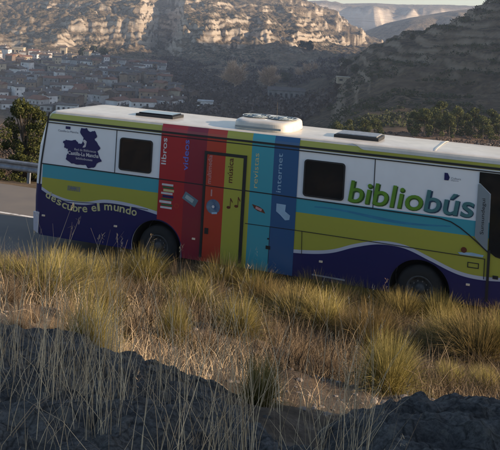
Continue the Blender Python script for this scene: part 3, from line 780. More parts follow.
# pines -----------------------------------------------------------
def pine_proto(seed, hgt=6.0, wid=2.6):
    rs = random.Random(seed); root = empty('pine_tree')
    c = MB(); c.tube((0, 0, -.3), (rs.uniform(-.1, .1), 0, hgt * .85), .13, .03, 7); cen, rad = [], []
    nb = 24
    for i in range(nb):
        f = rs.random() ** .8; z = hgt * (.10 + .84 * f); R = wid * .5 * (1 - f ** 1.7) ** .6 * rs.uniform(.3, 1.1) + .1; a = rs.uniform(0, 6.28)
        x, y = R * math.cos(a), R * math.sin(a)
        c.tube((0, 0, z - .35), (x, y, z), .03, .012, 4, cap=False)
        k = wid * rs.uniform(.12, .22); cen.append((x, y, z)); rad.append((k, k, k * .85))
    c.build('trunk', M['bark'], root)
    V, Fq = leaf_cloud(cen, rad, 3600, .10, 1.6, seed); np_mesh('crown', V, Fq, M['pine'], root)
    return root
pines = [(325, 133, 24, 165), (337, 133, 26, 158), (349, 131, 22, 170), (365, 136, 26, 150), (375, 135, 22, 160),
         (413, 130, 26, 170), (424, 132, 34, 160), (433, 131, 30, 168), (441, 129, 36, 175), (449, 134, 28, 158), (457, 131, 32, 170),
         (466, 133, 27, 165), (474, 131, 33, 172), (483, 134, 26, 160), (490, 132, 32, 170), (499, 136, 30, 162), (509, 136, 30, 168), (522, 138, 33, 165)]
protos = [pine_proto(1, 6, 4.2), pine_proto(2, 6, 5.0), pine_proto(3, 6, 3.6)]
used = [0, 0, 0]
od = ['first', 'second', 'third', 'fourth', 'fifth', 'sixth', 'seventh', 'eighth', 'ninth', 'tenth', 'eleventh', 'twelfth', 'thirteenth', 'fourteenth', 'fifteenth',
      'sixteenth', 'seventeenth', 'eighteenth', 'nineteenth', 'twentieth'] + ['%d%s' % (k, {1: 'st', 2: 'nd', 3: 'rd'}.get(k % 10, 'th')) for k in range(21, 60)]
for i, (px, py, h, Y) in enumerate(pines):
    k = i % 3; o = protos[k] if not used[k] else copy_tree(protos[k]); used[k] = 1
    Y += 6; q = at(px, py, Y); zz = tz(q.x, q.y); o.location = (q.x, q.y, zz); sc = .86 * h / F * Y / 6.0
    o.scale = (sc * random.uniform(.9, 1.25),) * 2 + (sc,); o.rotation_euler = (0, 0, random.uniform(0, 6))
    grp = 'left clump' if i < 5 else 'right row'
    tag(o, '%s pine from the left in the %s of green pines beyond the bus roof' % (od[i if i < 5 else i - 5], grp), 'pine tree', 'green pines beyond the bus roof')

# bare riverside trees ---------------------------------------------
def bare_proto(seed, hgt, wid, m, nt_=1500):
    rs = np.random.RandomState(seed); root = empty('bare_tree'); r2 = random.Random(seed)
    c = MB(); tips = []
    c.tube((0, 0, -1), (0, 0, hgt * .25), hgt * .022, hgt * .016, 7)
    for i in range(30):
        a = r2.uniform(0, 6.28); R = wid * .5 * r2.uniform(.1, .8); z0 = hgt * r2.uniform(.10, .25); z1 = hgt * r2.uniform(.30, .88)
        e = (R * math.cos(a), R * math.sin(a), z1); c.tube((0, 0, z0), e, hgt * .009, hgt * .003, 5, cap=False); tips.append(((0, 0, z0), e))
    c.build('trunk', m, root)
    A = np.array([t[0] for t in tips]); Bp = np.array([t[1] for t in tips]); k = rs.randint(0, len(tips), nt_); f = rs.uniform(.3, 1, nt_)[:, None]
    p0 = A[k] * (1 - f) + Bp[k] * f; d = rs.normal(size=(nt_, 3)) * np.array([.5, .5, .35]) + np.array([0, 0, .45]); d += p0 * np.array([1.2 / wid, 1.2 / wid, 0])
    L = hgt * rs.uniform(.06, .22, nt_)[:, None]; p2 = p0 + d * L; p1 = (p0 + p2) / 2 + rs.normal(size=(nt_, 3)) * L * .15
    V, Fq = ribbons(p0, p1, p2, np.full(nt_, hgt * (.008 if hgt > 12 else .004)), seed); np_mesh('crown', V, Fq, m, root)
    return root
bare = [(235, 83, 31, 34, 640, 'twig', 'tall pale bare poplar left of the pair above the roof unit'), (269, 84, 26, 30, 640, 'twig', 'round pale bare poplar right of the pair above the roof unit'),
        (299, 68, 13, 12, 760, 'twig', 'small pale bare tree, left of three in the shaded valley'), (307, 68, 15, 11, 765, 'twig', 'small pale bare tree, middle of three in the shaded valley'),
        (315, 69, 12, 11, 770, 'twig', 'small pale bare tree, right of three in the shaded valley'), (343, 78, 17, 14, 480, 'twigdark', 'reddish bare tree beside the pale hut'),
        (188, 100, 14, 13, 560, 'twigdark', 'dark bare tree at the right end of the village'),
        (214, 103, 14, 16, 540, 'twigdark', 'dark bare tree just right of the village beside pale shed')]
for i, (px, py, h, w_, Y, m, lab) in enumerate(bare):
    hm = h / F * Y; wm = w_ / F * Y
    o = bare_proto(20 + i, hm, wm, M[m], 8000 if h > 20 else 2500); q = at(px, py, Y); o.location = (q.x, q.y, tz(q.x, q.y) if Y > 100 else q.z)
    tag(o, lab, 'bare tree')

# dark leafy trees ---------------------------------------------------
def leafy_proto(seed, hgt, wid, m='dkleaf', nl=1400, leaf=.06, name='evergreen_tree', base=.18, ncl=18, kr=(.13, .24)):
    rs = random.Random(seed); root = empty(name); c = MB(); c.tube((0, 0, -hgt * .15), (0, 0, hgt * .5), hgt * .03, hgt * .015, 6); cen, rad = [], []
    for i in range(ncl):
        f = rs.uniform(0, 1); z = hgt * (base + (.92 - base) * f); R = wid * .5 * math.sqrt(max(.05, 1 - (2 * f - .85) ** 2 / 1.5)) * (rs.uniform(.2, .8) if ncl < 20 else rs.uniform(0, 1) ** .5 * 1.05); a = rs.uniform(0, 6.28)
        e = (R * math.cos(a), R * math.sin(a), z); cen.append(e); k = wid * rs.uniform(*kr); rad.append((k, k, k * .9)); c.tube((0, 0, z * .6), e, hgt * .01, hgt * .004, 4, cap=False)
    c.build('trunk', M['bark'], root)
    V, Fq = leaf_cloud(cen, rad, nl, leaf * hgt, 1.0, seed); np_mesh('crown', V, Fq, M[m], root)
    return root
leafy = [(82, 61, 11, 8, 850, 'left of three dark round trees above the sunny village edge'), (93, 62, 13, 10, 850, 'middle of three dark round trees above the sunny village edge'),
         (103, 63, 12, 11, 850, 'right of three dark round trees above the sunny village edge'), (310, 48, 10, 11, 985, 'dark round tree at the foot of the small pale cliff'),
         (302, 50, 7, 9, 985, 'low dark tree left of the round one at the small pale cliff'),
         (413, 35, 6, 8, 500, 'lone dark tree standing on the crest of the right spur'), (345, 62, 10, 16, 560, 'dark broad tree on the valley slope above the pale hut'),
         (356, 76, 8, 14, 470, 'dark low tree right of the pale hut'), (286, 74, 10, 18, 720, 'dark tree behind the long pale building')]
for i, (px, py, h, w_, Y, lab) in enumerate(leafy):
    o = leafy_proto(50 + i, h / F * Y, w_ / F * Y, nl=900); q = at(px, py, Y); o.location = (q.x, q.y, tz(q.x, q.y)); tag(o, lab, 'tree')
# evergreen behind the guardrail
sh = leafy_proto(80, 3.75, 1.95, 'shrubleaf', 26000, .0075, 'evergreen_shrub', .02, 110, (.06, .14)); q = at(24, 168, 29.0); sh.location = (q.x, q.y, -1.35)
tag(sh, 'dense green juniper-like bush left of the rear of the bus', 'bush')
sh = leafy_proto(81, 2.3, 1.7, 'shrubleaf', 7000, .011, 'evergreen_shrub', .08); q = at(47, 165, 31.0); sh.location = (q.x, q.y, -1.5)
tag(sh, 'smaller green bush partly hidden behind the rear corner of the bus', 'bush')
sh = leafy_proto(82, 2.0, 2.4, 'twigdark', 2600, .015, 'dry_shrub', .05); q = at(4, 168, 31.0); sh.location = (q.x, q.y, -1.5)
tag(sh, 'dry brown bush behind the guardrail at the left picture edge', 'bush')
sh = leafy_proto(83, 3.2, 3.4, 'twigdark', 5200, .012, 'dry_shrub', .05); sh.location = (-10.6, 37, -3.2)
tag(sh, 'taller leafless brown bush further back behind the guardrail', 'bush')
sh = leafy_proto(84, 2.2, 2.6, 'twigdark', 3600, .014, 'dry_shrub', .05); sh.location = (-8.0, 33.5, -2.4)
tag(sh, 'leafless brown bush between the green bush and the taller brown bush', 'bush')

# riverside scrub, hill scrub: uncountable -----------------------------
def scrub(name, pts, size, m, per=60, seed=0, tall=1.0):
    rs = np.random.RandomState(seed); C = np.array(pts); n = len(C) * per; k = np.repeat(np.arange(len(C)), per)
    S = np.array(size)[k] if hasattr(size, '__len__') else np.full(n, size)
    d = rs.normal(size=(n, 3)); d /= np.linalg.norm(d, axis=1)[:, None]; d[:, 2] = abs(d[:, 2]) * tall
    c = C[k] + d * (S * rs.uniform(.4, 1, n))[:, None]
    a = rs.normal(size=(n, 3)); a /= np.linalg.norm(a, axis=1)[:, None]; b = np.cross(a, rs.normal(size=(n, 3))); b /= np.linalg.norm(b, axis=1)[:, None]
    s = (S * .22 * rs.uniform(.6, 1.3, n))[:, None]; a = a * s; b = b * s
    V = np.stack([c - a, c - b, c + a, c + b], 1).reshape(-1, 3)
    return np_mesh(name, V, np.arange(n * 4).reshape(-1, 4), m)
def scatter(n, p0, p1, Y0, Y1, seed, keep=None):
    rs = np.random.RandomState(seed); p = rs.uniform(p0, p1, n); Y = np.sqrt(rs.uniform(Y0 ** 2, Y1 ** 2, n)); X = (p - 250) / F * Y
    if keep is not None: k = keep(p, X, Y, rs); X, Y = X[k], Y[k]
    return np.stack([X, Y, terrain_z(X, Y)], 1)
rs0 = np.random.RandomState(3)
pts = scatter(1500, 150, 345, 400, 900, 5, lambda p, X, Y, rs: fbm(X / 45, Y / 45, 3, 8) > .42)
o = scrub('riverside_wood', pts, rs0.uniform(1.5, 5.5, len(pts)), M['twigdark'], 36, 6, 1.0); tag(o, kind='stuff'); tag(o, 'dark leafless wood and scrub on the shaded valley floor', 'wood')
pts = scatter(5200, 335, 540, 200, 620, 9, lambda p, X, Y, rs: fbm(X / 30, Y / 22, 3, 18) > .47)
o = scrub('hillside_scrub', pts, rs0.uniform(.5, 2.0, len(pts)), M['dkleaf'], 14, 7, .8); tag(o, 'low dark scrub dotting the shaded spur on the right', 'scrub', kind='stuff')
pts = scatter(4200, -30, 400, 880, 1400, 11, lambda p, X, Y, rs: fbm(X / 60, Y / 60, 3, 28) > .5)
o = scrub('cliff_scrub', pts, rs0.uniform(.8, 2.6, len(pts)), M['dkleaf'], 10, 8, .8); tag(o, 'scattered bushes over the sunny canyon wall', 'scrub', kind='stuff')
pts = scatter(900, -30, 240, 480, 860, 13, lambda p, X, Y, rs: rs.uniform(size=len(p)) < .8)
o = scrub('village_greenery', pts, rs0.uniform(.8, 2.8, len(pts)), M['twigdark'], 24, 9, 1.0); tag(o, 'dark garden trees and hedges between the village houses', 'greenery', kind='stuff')
pts = scatter(1500, 300, 560, 112, 185, 15, lambda p, X, Y, rs: fbm(X / 8, Y / 8, 3, 38) > .45)
o = scrub('roadside_scrub', pts, rs0.uniform(.15, .55, len(pts)), M['twigdark'], 30, 10, .8); tag(o, 'low brown scrub on the reddish ground beyond the bus roof', 'scrub', kind='stuff')
# loose stones on the same reddish ground
c = MB(); rs1 = random.Random(5)
for i in range(240):
    px = rs1.uniform(320, 520); Y = rs1.uniform(118, 150); X = (px - 250) / F * Y; r = rs1.uniform(.12, .45); z = tz(X, Y)
    vs = [(X + r * math.cos(a) * rs1.uniform(.7, 1.2), Y + r * math.sin(a) * rs1.uniform(.7, 1.2), z + dz * r * rs1.uniform(.7, 1.1)) for dz in (-.3, .55) for a in (0, 1.2, 2.5, 3.8, 5.1)]
    c.add(vs, [(0, 1, 6, 5), (1, 2, 7, 6), (2, 3, 8, 7), (3, 4, 9, 8), (4, 0, 5, 9), (5, 6, 7, 8, 9)])
M['stone'] = mat('pale_stone', (.24, .20, .17, 1), (.12, .10, .085, 1), 3, .95)
o = c.build('loose_stones', M['stone']); tag(o, 'pale loose stones scattered beyond the bus roof', 'stones', kind='stuff')

# ------------------------------------------------------------------ village
def plaster(name, c): return mat(name, c, tuple(x * .62 for x in c[:3]) + (1,), .35, .9, lo=.3, hi=.6, detail=7)
WALLS = [('white', plaster('white_plaster', (.66, .64, .62, 1))), ('cream', plaster('cream_plaster', (.46, .38, .27, 1))), ('grey', plaster('grey_plaster', (.22, .21, .20, 1))),
         ('tan', plaster('tan_masonry', (.30, .22, .15, 1))), ('brown', plaster('brown_masonry', (.17, .12, .09, 1))), ('pale grey', plaster('pale_render', (.40, .39, .38, 1)))]
def tilemat(name, c):
    nt = NT(name); nt.b.inputs['Roughness'].default_value = .95
    tc = nt.add('ShaderNodeTexCoord'); w = nt.add('ShaderNodeTexWave'); w.inputs['Scale'].default_value = 1.6; w.inputs['Distortion'].default_value = .6; nt.l(tc.outputs['Object'], w.inputs[0])
    f = noise(nt, .7, 7, .7, tc.outputs['Object'])
    base = ramp(nt, f, [(.3, tuple(x * .6 for x in c[:3])), (.7, c[:3])])
    nt.l(mix(nt, w.outputs['Fac'], base, mix(nt, 1.0, base, (.7, .7, .7, 1), 'MULTIPLY')), nt.b.inputs['Base Color']); return nt.m
ROOFS = [('brown', tilemat('brown_roof_tile', (.16, .11, .085, 1))), ('grey-brown', tilemat('grey_brown_tile', (.13, .11, .10, 1))), ('reddish', tilemat('reddish_tile', (.26, .12, .075, 1)))]
M['darkwin'] = mat('dark_window', (.02, .02, .025, 1), rough=.3)  # opaque dark tone for house windows and doors
def house(w, d, st, wall, roofm, seed):
    rs = random.Random(seed); hh = 2.9 * st + .3
    root = MB(); root.box(-w / 2, w / 2, -d / 2, d / 2, -3, hh, 0)
    wn = []; nw = max(2, int(w / 3))
    for k in range(st):
        for j in range(nw):
            x = -w / 2 + (j + .5) * w / nw + rs.uniform(-.3, .3); z = .9 + 2.9 * k
            if rs.random() < .82:
                if k == 0 and j == nw // 2: wn.append(('door', (x - .55, x + .55, -d / 2 - .06, -d / 2 + .1, .0, 2.2)))
                else: wn.append(('window', (x - .42, x + .42, -d / 2 - .06, -d / 2 + .1, z, z + 1.25)))
        for y in (-d / 4, d / 4):
            if rs.random() < .5: wn.append(('window', (w / 2 - .1, w / 2 + .06, y - .4, y + .4, .9 + 2.9 * k, 2.1 + 2.9 * k)))
    o = root.build('house', wall); 
    for nm_, b6 in wn:
        c6 = MB(); c6.box(*b6); c6.build(nm_, M['darkwin'], o)
    r = MB(); e = .35; rise = d * .22
    x0, x1, y0, y1 = -w / 2 - e, w / 2 + e, -d / 2 - e, d / 2 + e
    r.add([(x0, y0, hh), (x1, y0, hh), (x1, y1, hh), (x0, y1, hh), (x0, 0, hh + rise), (x1, 0, hh + rise), (x0, y0, hh + .18), (x1, y0, hh + .18), (x1, y1, hh + .18), (x0, y1, hh + .18)],
          [(0, 3, 2, 1), (6, 7, 5, 4), (8, 9, 4, 5), (0, 1, 7, 6), (2, 3, 9, 8), (0, 6, 4, 9, 3), (1, 2, 8, 5, 7)])
    ro = r.build('roof', roofm, o)
    ch = MB(); cx = rs.uniform(-w / 3, w / 3); ch.box(cx - .35, cx + .35, .8, 1.5, hh + rise * .3, hh + rise + .9); ch.build('chimney', wall, ro)
    return o
def copy_house(src, wall, roofm):
    c = copy_tree(src)
    def setm(o, m):
        o.material_slots[0].link = 'OBJECT'; o.material_slots[0].material = m
    setm(c, wall)
    for ch in c.children:
        if ch.name.startswith('roof'):
            setm(ch, roofm)
            for g in ch.children: setm(g, wall)
    return c
HP = [(house(w, d, st, WALLS[0][1], ROOFS[0][1], i), w, d, st) for i, (w, d, st) in enumerate([(8, 7, 2), (11, 7, 2), (7, 7, 3), (14, 8, 1), (9, 9, 2), (18, 9, 2)])]
usedh = set()
rows = [(530, 100, 12, 0, 190), (556, 97, 12, 0, 196), (584, 94, 11, 0, 186), (612, 91, 10.5, 0, 190), (642, 88, 10, 0, 178), (672, 85, 10, 0, 182), (704, 80, 9.5, 0, 168), (736, 76, 9.5, 0, 172), (768, 71, 9, 0, 170), (798, 67, 9.5, 0, 165), (826, 63, 9.5, 0, 112)]
sizes = {0: 'small', 1: 'wide', 2: 'tall narrow', 3: 'long low', 4: 'square', 5: 'large'}
rh = random.Random(11)
for ri, (Y, _, sp, p0, p1) in enumerate(rows):
    px = p0 - 12 + rh.uniform(0, sp); k = 0
    while px < p1:
        dens = .93 if px < 150 else .72
        if rh.random() < dens:
            hi = rh.choices(range(6), [4, 4, 3, 1.3, 4, .5])[0]
            if ri == 0 and rh.random() < .35: hi = 3
            wi = rh.choices(range(6), [2.4, 1.6, 1.8, 2.2, 2.0, 2.2] if ri not in (0, 8, 9, 10) else [5, 3, 1, 2, 1, 2])[0]; fi = rh.choices(range(3), [5, 4, 2])[0]
            src, w_, d_, st = HP[hi]
            yy = Y + rh.uniform(-13, 13); X = (px - 250) / F * yy
            o = src if hi not in usedh else None
            if o is None: o = copy_house(src, WALLS[wi][1], ROOFS[fi][1])
            else: usedh.add(hi); wi = 0; fi = 0
            o.location = (X, yy, tz(X, yy) + .3); o.rotation_euler = (0, 0, rh.uniform(-.8, .8) + (math.pi / 2 if rh.random() < .25 else 0))
            f = rh.uniform(.85, 1.15); o.scale = (f, f, rh.uniform(.85, 1.1))
            k += 1
            row = ['lowest', 'second-lowest', 'third-lowest', 'fourth-lowest', 'fifth-lowest', 'middle', 'fifth-highest', 'fourth-highest', 'third-highest', 'second-highest', 'topmost'][ri]
            tag(o, '%s %s house with %s roof, %s from left in %s village row' % (sizes[hi], WALLS[wi][0], ROOFS[fi][0], od[k - 1], row), 'house', 'houses of the village in the valley')
        px += sp * rh.uniform(.8, 1.25)
for hi in range(6):
    if hi not in usedh:
        o = HP[hi][0]
        for ch in list(o.children):
            for g in list(ch.children): bpy.data.objects.remove(g)
            bpy.data.objects.remove(ch)
        bpy.data.objects.remove(o)
# special buildings
def special(px, py, Y, w, d, hgt, wall, roofm, lab, name='building', rz=0, flat=False, nwin=6, dn=4):
    q = at(px, py, Y); z = tz(q.x, q.y); o = empty(name, (q.x, q.y, z), rz); tag(o, lab, 'building')
    c = MB(); c.box(-w / 2, w / 2, -d / 2, d / 2, -dn, hgt); wl = c.build('wall', wall, o)
    c = MB()
    if flat: c.box(-w / 2 - .3, w / 2 + .3, -d / 2 - .3, d / 2 + .3, hgt, hgt + .4)
    else:
        e = .5; c.add([(-w / 2 - e, -d / 2 - e, hgt), (w / 2 + e, -d / 2 - e, hgt), (w / 2 + e, d / 2 + e, hgt), (-w / 2 - e, d / 2 + e, hgt), (-w / 2 - e, 0, hgt + d * .22), (w / 2 + e, 0, hgt + d * .22)],
                      [(0, 3, 2, 1), (0, 1, 5, 4), (2, 3, 4, 5), (0, 4, 3), (1, 2, 5)])
    c.build('roof', roofm, o)
    for k in range(nwin):
        x = -w / 2 + (k + .5) * w / nwin; c = MB(); c.box(x - w / nwin * .22, x + w / nwin * .22, -d / 2 - .08, -d / 2 + .1, hgt * .3, hgt * .72); c.build('window', M['darkwin'], o)
    return o
special(286, 95, 560, 24, 9, 6.5, WALLS[2][1], ROOFS[1][1], 'long grey building on the valley floor behind the roof unit', nwin=7)
special(344, 82, 470, 8, 5, 2.6, WALLS[1][1], WALLS[1][1], 'tiny cream hut at the foot of the right spur', 'hut', flat=True, nwin=2, dn=.8)
special(205, 110, 500, 9, 7, 5, WALLS[0][1], WALLS[5][1], 'pale flat-roofed shed just above the bus roof right of the village', 'shed', flat=True, nwin=2)
special(38, 101, 515, 19, 9, 3.6, WALLS[5][1], ROOFS[1][1], 'long pale building with five openings along the village lower edge', flat=True, nwin=5)
special(68, 99, 512, 12, 8, 3.8, WALLS[0][1], ROOFS[1][1], 'long white flat-roofed block with four windows, right of five-opening building', flat=True, nwin=4)
special(155, 74, 800, 20, 10, 6, WALLS[0][1], ROOFS[2][1], 'large red-roofed building at the right end of the sunny village top', nwin=5)
special(18, 56, 850, 12, 9, 8, WALLS[1][1], WALLS[1][1], 'cream square block above the village, left, beneath the cliff', flat=True, nwin=3)
special(63, 62, 842, 6, 6, 11, WALLS[1][1], ROOFS[0][1], 'narrow cream church tower at the top of the village', 'church_tower', nwin=1)

# ------------------------------------------------------------------ foreground: rocks
def outcrop(name, cx, cy, ax, ay, hgt, seed, lab, rz=0, base=None):
    n_ = 230; u = np.linspace(-1.15, 1.15, n_); U, Vv = np.meshgrid(u, u)
    ang = np.arctan2(Vv, U); R = np.hypot(U, Vv); lim = 1 + .28 * (fbm(np.cos(ang) * 1.5 + 5, np.sin(ang) * 1.5 + 5, 3, seed) - .5)
    prof = 1 - sst(.72, 1.08, R / lim) ; 
    x = U * ax; y = Vv * ay; X_ = cx + x * math.cos(rz) - y * math.sin(rz); Y_ = cy + x * math.sin(rz) + y * math.cos(rz)
    b_ = bank_z(X_, Y_)
    cr = fbm(X_ * 1.1, Y_ * 1.6, 4, seed + 3, True); fine = fbm(X_ * 7, Y_ * 7, 5, seed + 4); led = fbm(X_ * 2.2, Y_ * 3.6, 3, seed + 6); st = np.floor(led * 6) / 6 + sst(.6, 1, led * 6 - np.floor(led * 6)) / 6
    Z = b_ - .12 + prof * (hgt + (.13 * (st - .5) + .10 * (cr - .5) + .10 * (fine - .5)) + .05 * (fbm(X_ * 22, Y_ * 22, 4, seed + 9) - .5))
    r, c_ = X_.shape; keep = (R / lim) < 1.14
    V = np.stack([X_, Y_, Z], -1).reshape(-1, 3); i = np.arange(r - 1)[:, None] * c_ + np.arange(c_ - 1)[None]
    Fq = np.stack([i, i + 1, i + c_ + 1, i + c_], -1).reshape(-1, 4); kp = keep.ravel()[Fq].all(1); Fq = Fq[kp]
    us = np.unique(Fq); mp2 = -np.ones(len(V), int); mp2[us] = np.arange(len(us))
    o = np_mesh(name, V[us], mp2[Fq], M['fgrock'], smooth=False); tag(o, lab, 'rock'); return o
def fgrock():
    nt = NT('dark_lichened_rock'); nt.b.inputs['Roughness'].default_value = .95; nt.b.inputs['Specular IOR Level'].default_value = .15
    g = nt.add('ShaderNodeNewGeometry'); a = noise(nt, 3.5, 8, .7, g.outputs['Position']); b_ = noise(nt, 38, 9, .8, g.outputs['Position']); l_ = noise(nt, 9, 5, .65, g.outputs['Position'], .8)
    wv = nt.add('ShaderNodeTexNoise'); wv.inputs['Scale'].default_value = 3; nt.l(g.outputs['Position'], wv.inputs['Vector'])
    ad = nt.add('ShaderNodeVectorMath', operation='MULTIPLY_ADD'); nt.l(wv.outputs['Color'], ad.inputs[0]); ad.inputs[1].default_value = (.35, .35, .35); nt.l(g.outputs['Position'], ad.inputs[2])
    vo = nt.add('ShaderNodeTexVoronoi'); vo.feature = 'DISTANCE_TO_EDGE'; vo.inputs['Scale'].default_value = 4.5; nt.l(ad.outputs[0], vo.inputs['Vector'])
    crack = ramp(nt, vo.outputs['Distance'], [(0, (0,) * 3), (.045, (1,) * 3)])
    c = ramp(nt, a, [(.3, (.10, .098, .095)), (.5, (.22, .213, .20)), (.70, (.36, .345, .32))])
    c = mix(nt, ramp(nt, b_, [(.42, (0,) * 3), (.58, (.7,) * 3)]), c, (.05, .05, .052, 1))
    c = mix(nt, ramp(nt, l_, [(.58, (0,) * 3), (.63, (.6,) * 3)]), c, (.26, .25, .21, 1))
    nt.l(mix(nt, crack, mix(nt, .55, c, (.015, .015, .015, 1)), c), nt.b.inputs['Base Color'])
    hs = nt.add('ShaderNodeMath', operation='MULTIPLY_ADD'); nt.l(crack, hs.inputs[0]); hs.inputs[1].default_value = .28; nt.l(b_, hs.inputs[2])
    bump(nt, hs.outputs[0], 1.0, .06); return nt.m
M['fgrock'] = fgrock()
outcrop('rock_outcrop', -1.35, 3.95, 1.8, 1.45, .20, 3, 'broad dark grey rock in the left foreground behind dry stalks', .1)
outcrop('rock_outcrop', 1.75, 3.9, 1.4, 1.25, .32, 8, 'broad dark grey rock in the right foreground', -.05)
outcrop('rock_outcrop', .20, 3.2, 1.0, .95, .16, 14, 'low dark rock slab between the two broad foreground rocks', 0)

# ------------------------------------------------------------------ foreground: grass
def strawmat(name, a, b_, trans=.3):
    m = leafmat(name, a, b_, trans, 1.2)
    if 'esparto' in name:
        t = m.node_tree; src = t.nodes['Principled BSDF'].inputs['Base Color'].links[0].from_socket; dst = [l.to_socket for l in src.links]
        oi = t.nodes.new('ShaderNodeObjectInfo'); rp = t.nodes.new('ShaderNodeValToRGB'); rp.color_ramp.elements[0].position = .35; rp.color_ramp.elements[1].position = 1
        rp.color_ramp.elements[1].color = (.8, .8, .8, 1); t.links.new(oi.outputs['Random'], rp.inputs[0])
        mx = t.nodes.new('ShaderNodeMix'); mx.data_type = 'RGBA'; t.links.new(rp.outputs[0], mx.inputs[0]); t.links.new(src, mx.inputs[6])
        mu = t.nodes.new('ShaderNodeMix'); mu.data_type = 'RGBA'; mu.blend_type = 'MULTIPLY'; mu.inputs[0].default_value = 1; t.links.new(src, mu.inputs[6]); mu.inputs[7].default_value = (.62, .48, .62, 1)
        t.links.new(mu.outputs[2], mx.inputs[7])
        for d in dst: t.links.new(mx.outputs[2], d)
    return m
M['esparto'] = strawmat('esparto_blades', (.08, .072, .020, 1), (.43, .36, .13, 1), .35)
M['straw'] = strawmat('dry_straw', (.28, .20, .12, 1), (.70, .55, .36, 1), .3)
M['deadgrass'] = strawmat('dead_grass', (.03, .022, .014, 1), (.15, .11, .07, 1), .15)
M['drytuft'] = strawmat('dry_tuft_blades', (.09, .065, .04, 1), (.30, .22, .14, 1), .2)
def tussock_mesh(seed, n=1500, R=.16, L=.8):
    rs = np.random.RandomState(seed); a = rs.uniform(0, 6.283, n); r = R * np.sqrt(rs.uniform(0, 1, n))
    p0 = np.stack([r * np.cos(a), r * np.sin(a), np.full(n, -.05)], 1)
    lean = rs.beta(1.5, 1.3, n) * 1.35; a2 = a + rs.normal(0, .45, n); ln = L * rs.uniform(.35, 1.05, n) ** .8
    d = np.stack([np.sin(lean) * np.cos(a2), np.sin(lean) * np.sin(a2), np.cos(lean)], 1)
    p1 = p0 + d * ln[:, None] * .55; p2 = p0 + d * ln[:, None] * np.array([1.12, 1.12, .80]) - np.array([0, 0, 1]) * (ln * lean * .22)[:, None]
    return ribbons(p0, p1, p2, rs.uniform(.0016, .0036, n), seed)
tp = []
for i in range(4):
    V, Fq = tussock_mesh(100 + i, 3400); tp.append(np_mesh('grass_tussock', V, Fq, M['esparto']))
usedt = [0] * 4
V, Fq = tussock_mesh(150, 1100, .20, .75); dry0 = np_mesh('grass_tussock', V, Fq, M['drytuft']); V, Fq = tussock_mesh(151, 900, .22, .75); dry1 = np_mesh('grass_tussock', V, Fq, M['drytuft'])
def ground_at(px, py):
    """walk along the sight line until it meets the bank"""
    a = 3.5
    while a < 17.5:
        q = at(px, py, a)
        if q.z < bz(q.x, q.y): break
        a += .05
    return q
# px, y of the foot, width, height, kind (g = green-gold esparto, b = brown)
tus = [(42, 303, 62, 60, 'g'), (88, 354, 40, 72, 'g'), (102, 314, 34, 40, 'g'), (144, 287, 36, 44, 'g'), (18, 334, 34, 36, 'b'), (55, 338, 26, 30, 'b'), (188, 314, 42, 42, 'g'), (173, 345, 25, 50, 'g'),
       (238, 334, 34, 44, 'g'), (214, 302, 34, 32, 'b'), (264, 312, 42, 38, 'g'), (296, 324, 54, 44, 'g'), (324, 328, 42, 40, 'g'), (259, 404, 30, 54, 'g'), (370, 350, 46, 54, 'g'), (388, 390, 44, 66, 'g'),
       (347, 332, 30, 32, 'b'), (414, 345, 34, 30, 'b'), (450, 352, 46, 46, 'g'), (478, 360, 56, 56, 'g'), (507, 364, 52, 58, 'g'), (449, 386, 28, 26, 'g'), (484, 392, 28, 26, 'g'), (425, 386, 24, 28, 'b'),
       (330, 374, 28, 32, 'b'), (298, 362, 26, 34, 'b'), (207, 352, 24, 32, 'b'), (130, 342, 26, 36, 'b'), (122, 302, 24, 28, 'b'), (4, 290, 32, 38, 'g'), (74, 282, 28, 30, 'b'), (206, 290, 30, 32, 'b'),
       (236, 296, 28, 30, 'b'), (168, 282, 26, 30, 'b'), (100, 280, 26, 26, 'b'), (342, 306, 32, 30, 'g'), (396, 320, 40, 32, 'g'), (430, 318, 34, 28, 'b'), (468, 320, 44, 32, 'g'), (502, 326, 40, 34, 'g'),
       (20, 262, 30, 24, 'b'), (62, 285, 36, 40, 'g'), (86, 288, 34, 38, 'g'), (114, 286, 34, 36, 'g'), (180, 288, 36, 40, 'b'), (222, 292, 36, 42, 'g'), (200, 280, 36, 36, 'b'), (252, 296, 36, 36, 'g'), (404, 322, 34, 34, 'g'), (440, 326, 36, 36, 'g'), (456, 322, 34, 34, 'b'), (346, 312, 34, 32, 'b'), (486, 330, 36, 36, 'b'), (8, 300, 34, 36, 'b'), (312, 300, 34, 32, 'g'), (370, 308, 34, 30, 'g'), (150, 322, 26, 34, 'b'), (272, 344, 28, 34, 'b'), (32, 322, 26, 26, 'b'), (68, 320, 30, 36, 'b')]
band_ = lambda y: 0 if y < 315 else 1 if y < 345 else 2
names_ = ['upper', 'middle', 'lower']
for bnd in range(3):
    for gi, kd in enumerate('gb'):
        lst = sorted([t for t in tus if band_(t[1]) == bnd and t[4] == kd])
        for j, (px, py, w_, h_, _) in enumerate(lst):
            if kd == 'g':
                k = (j + bnd) % 4; src = tp[k]; first = not usedt[k]; usedt[k] = 1
            else:
                src = (dry0, dry1)[j % 2]; first = 'placed' not in src
            o = src if first else src.copy()
            if not first: COL.objects.link(o)
            if kd == 'b': src['placed'] = 1
            q = ground_at(px, py); o.location = (q.x, q.y, bz(q.x, q.y)); kg = 1.1 if kd == 'b' else 1.65
            sw = kg * w_ / F * q.y / 1.15; sh_ = (1.12 if kd == 'g' else 1.05) * h_ / F * q.y / .64
            o.scale = (sw, sw, sh_); o.rotation_euler = (0, 0, random.uniform(0, 6.28))
            big = 'large ' if w_ > 45 else 'small ' if w_ < 28 else ''
            tag(o, '%s%s grass tussock, %s of its colour from left in %s band of bank' % (big, 'golden-green' if kd == 'g' else 'dry brown', od[j], names_[bnd]), 'grass tussock', 'tussocks on the bank between the rocks and the bus')
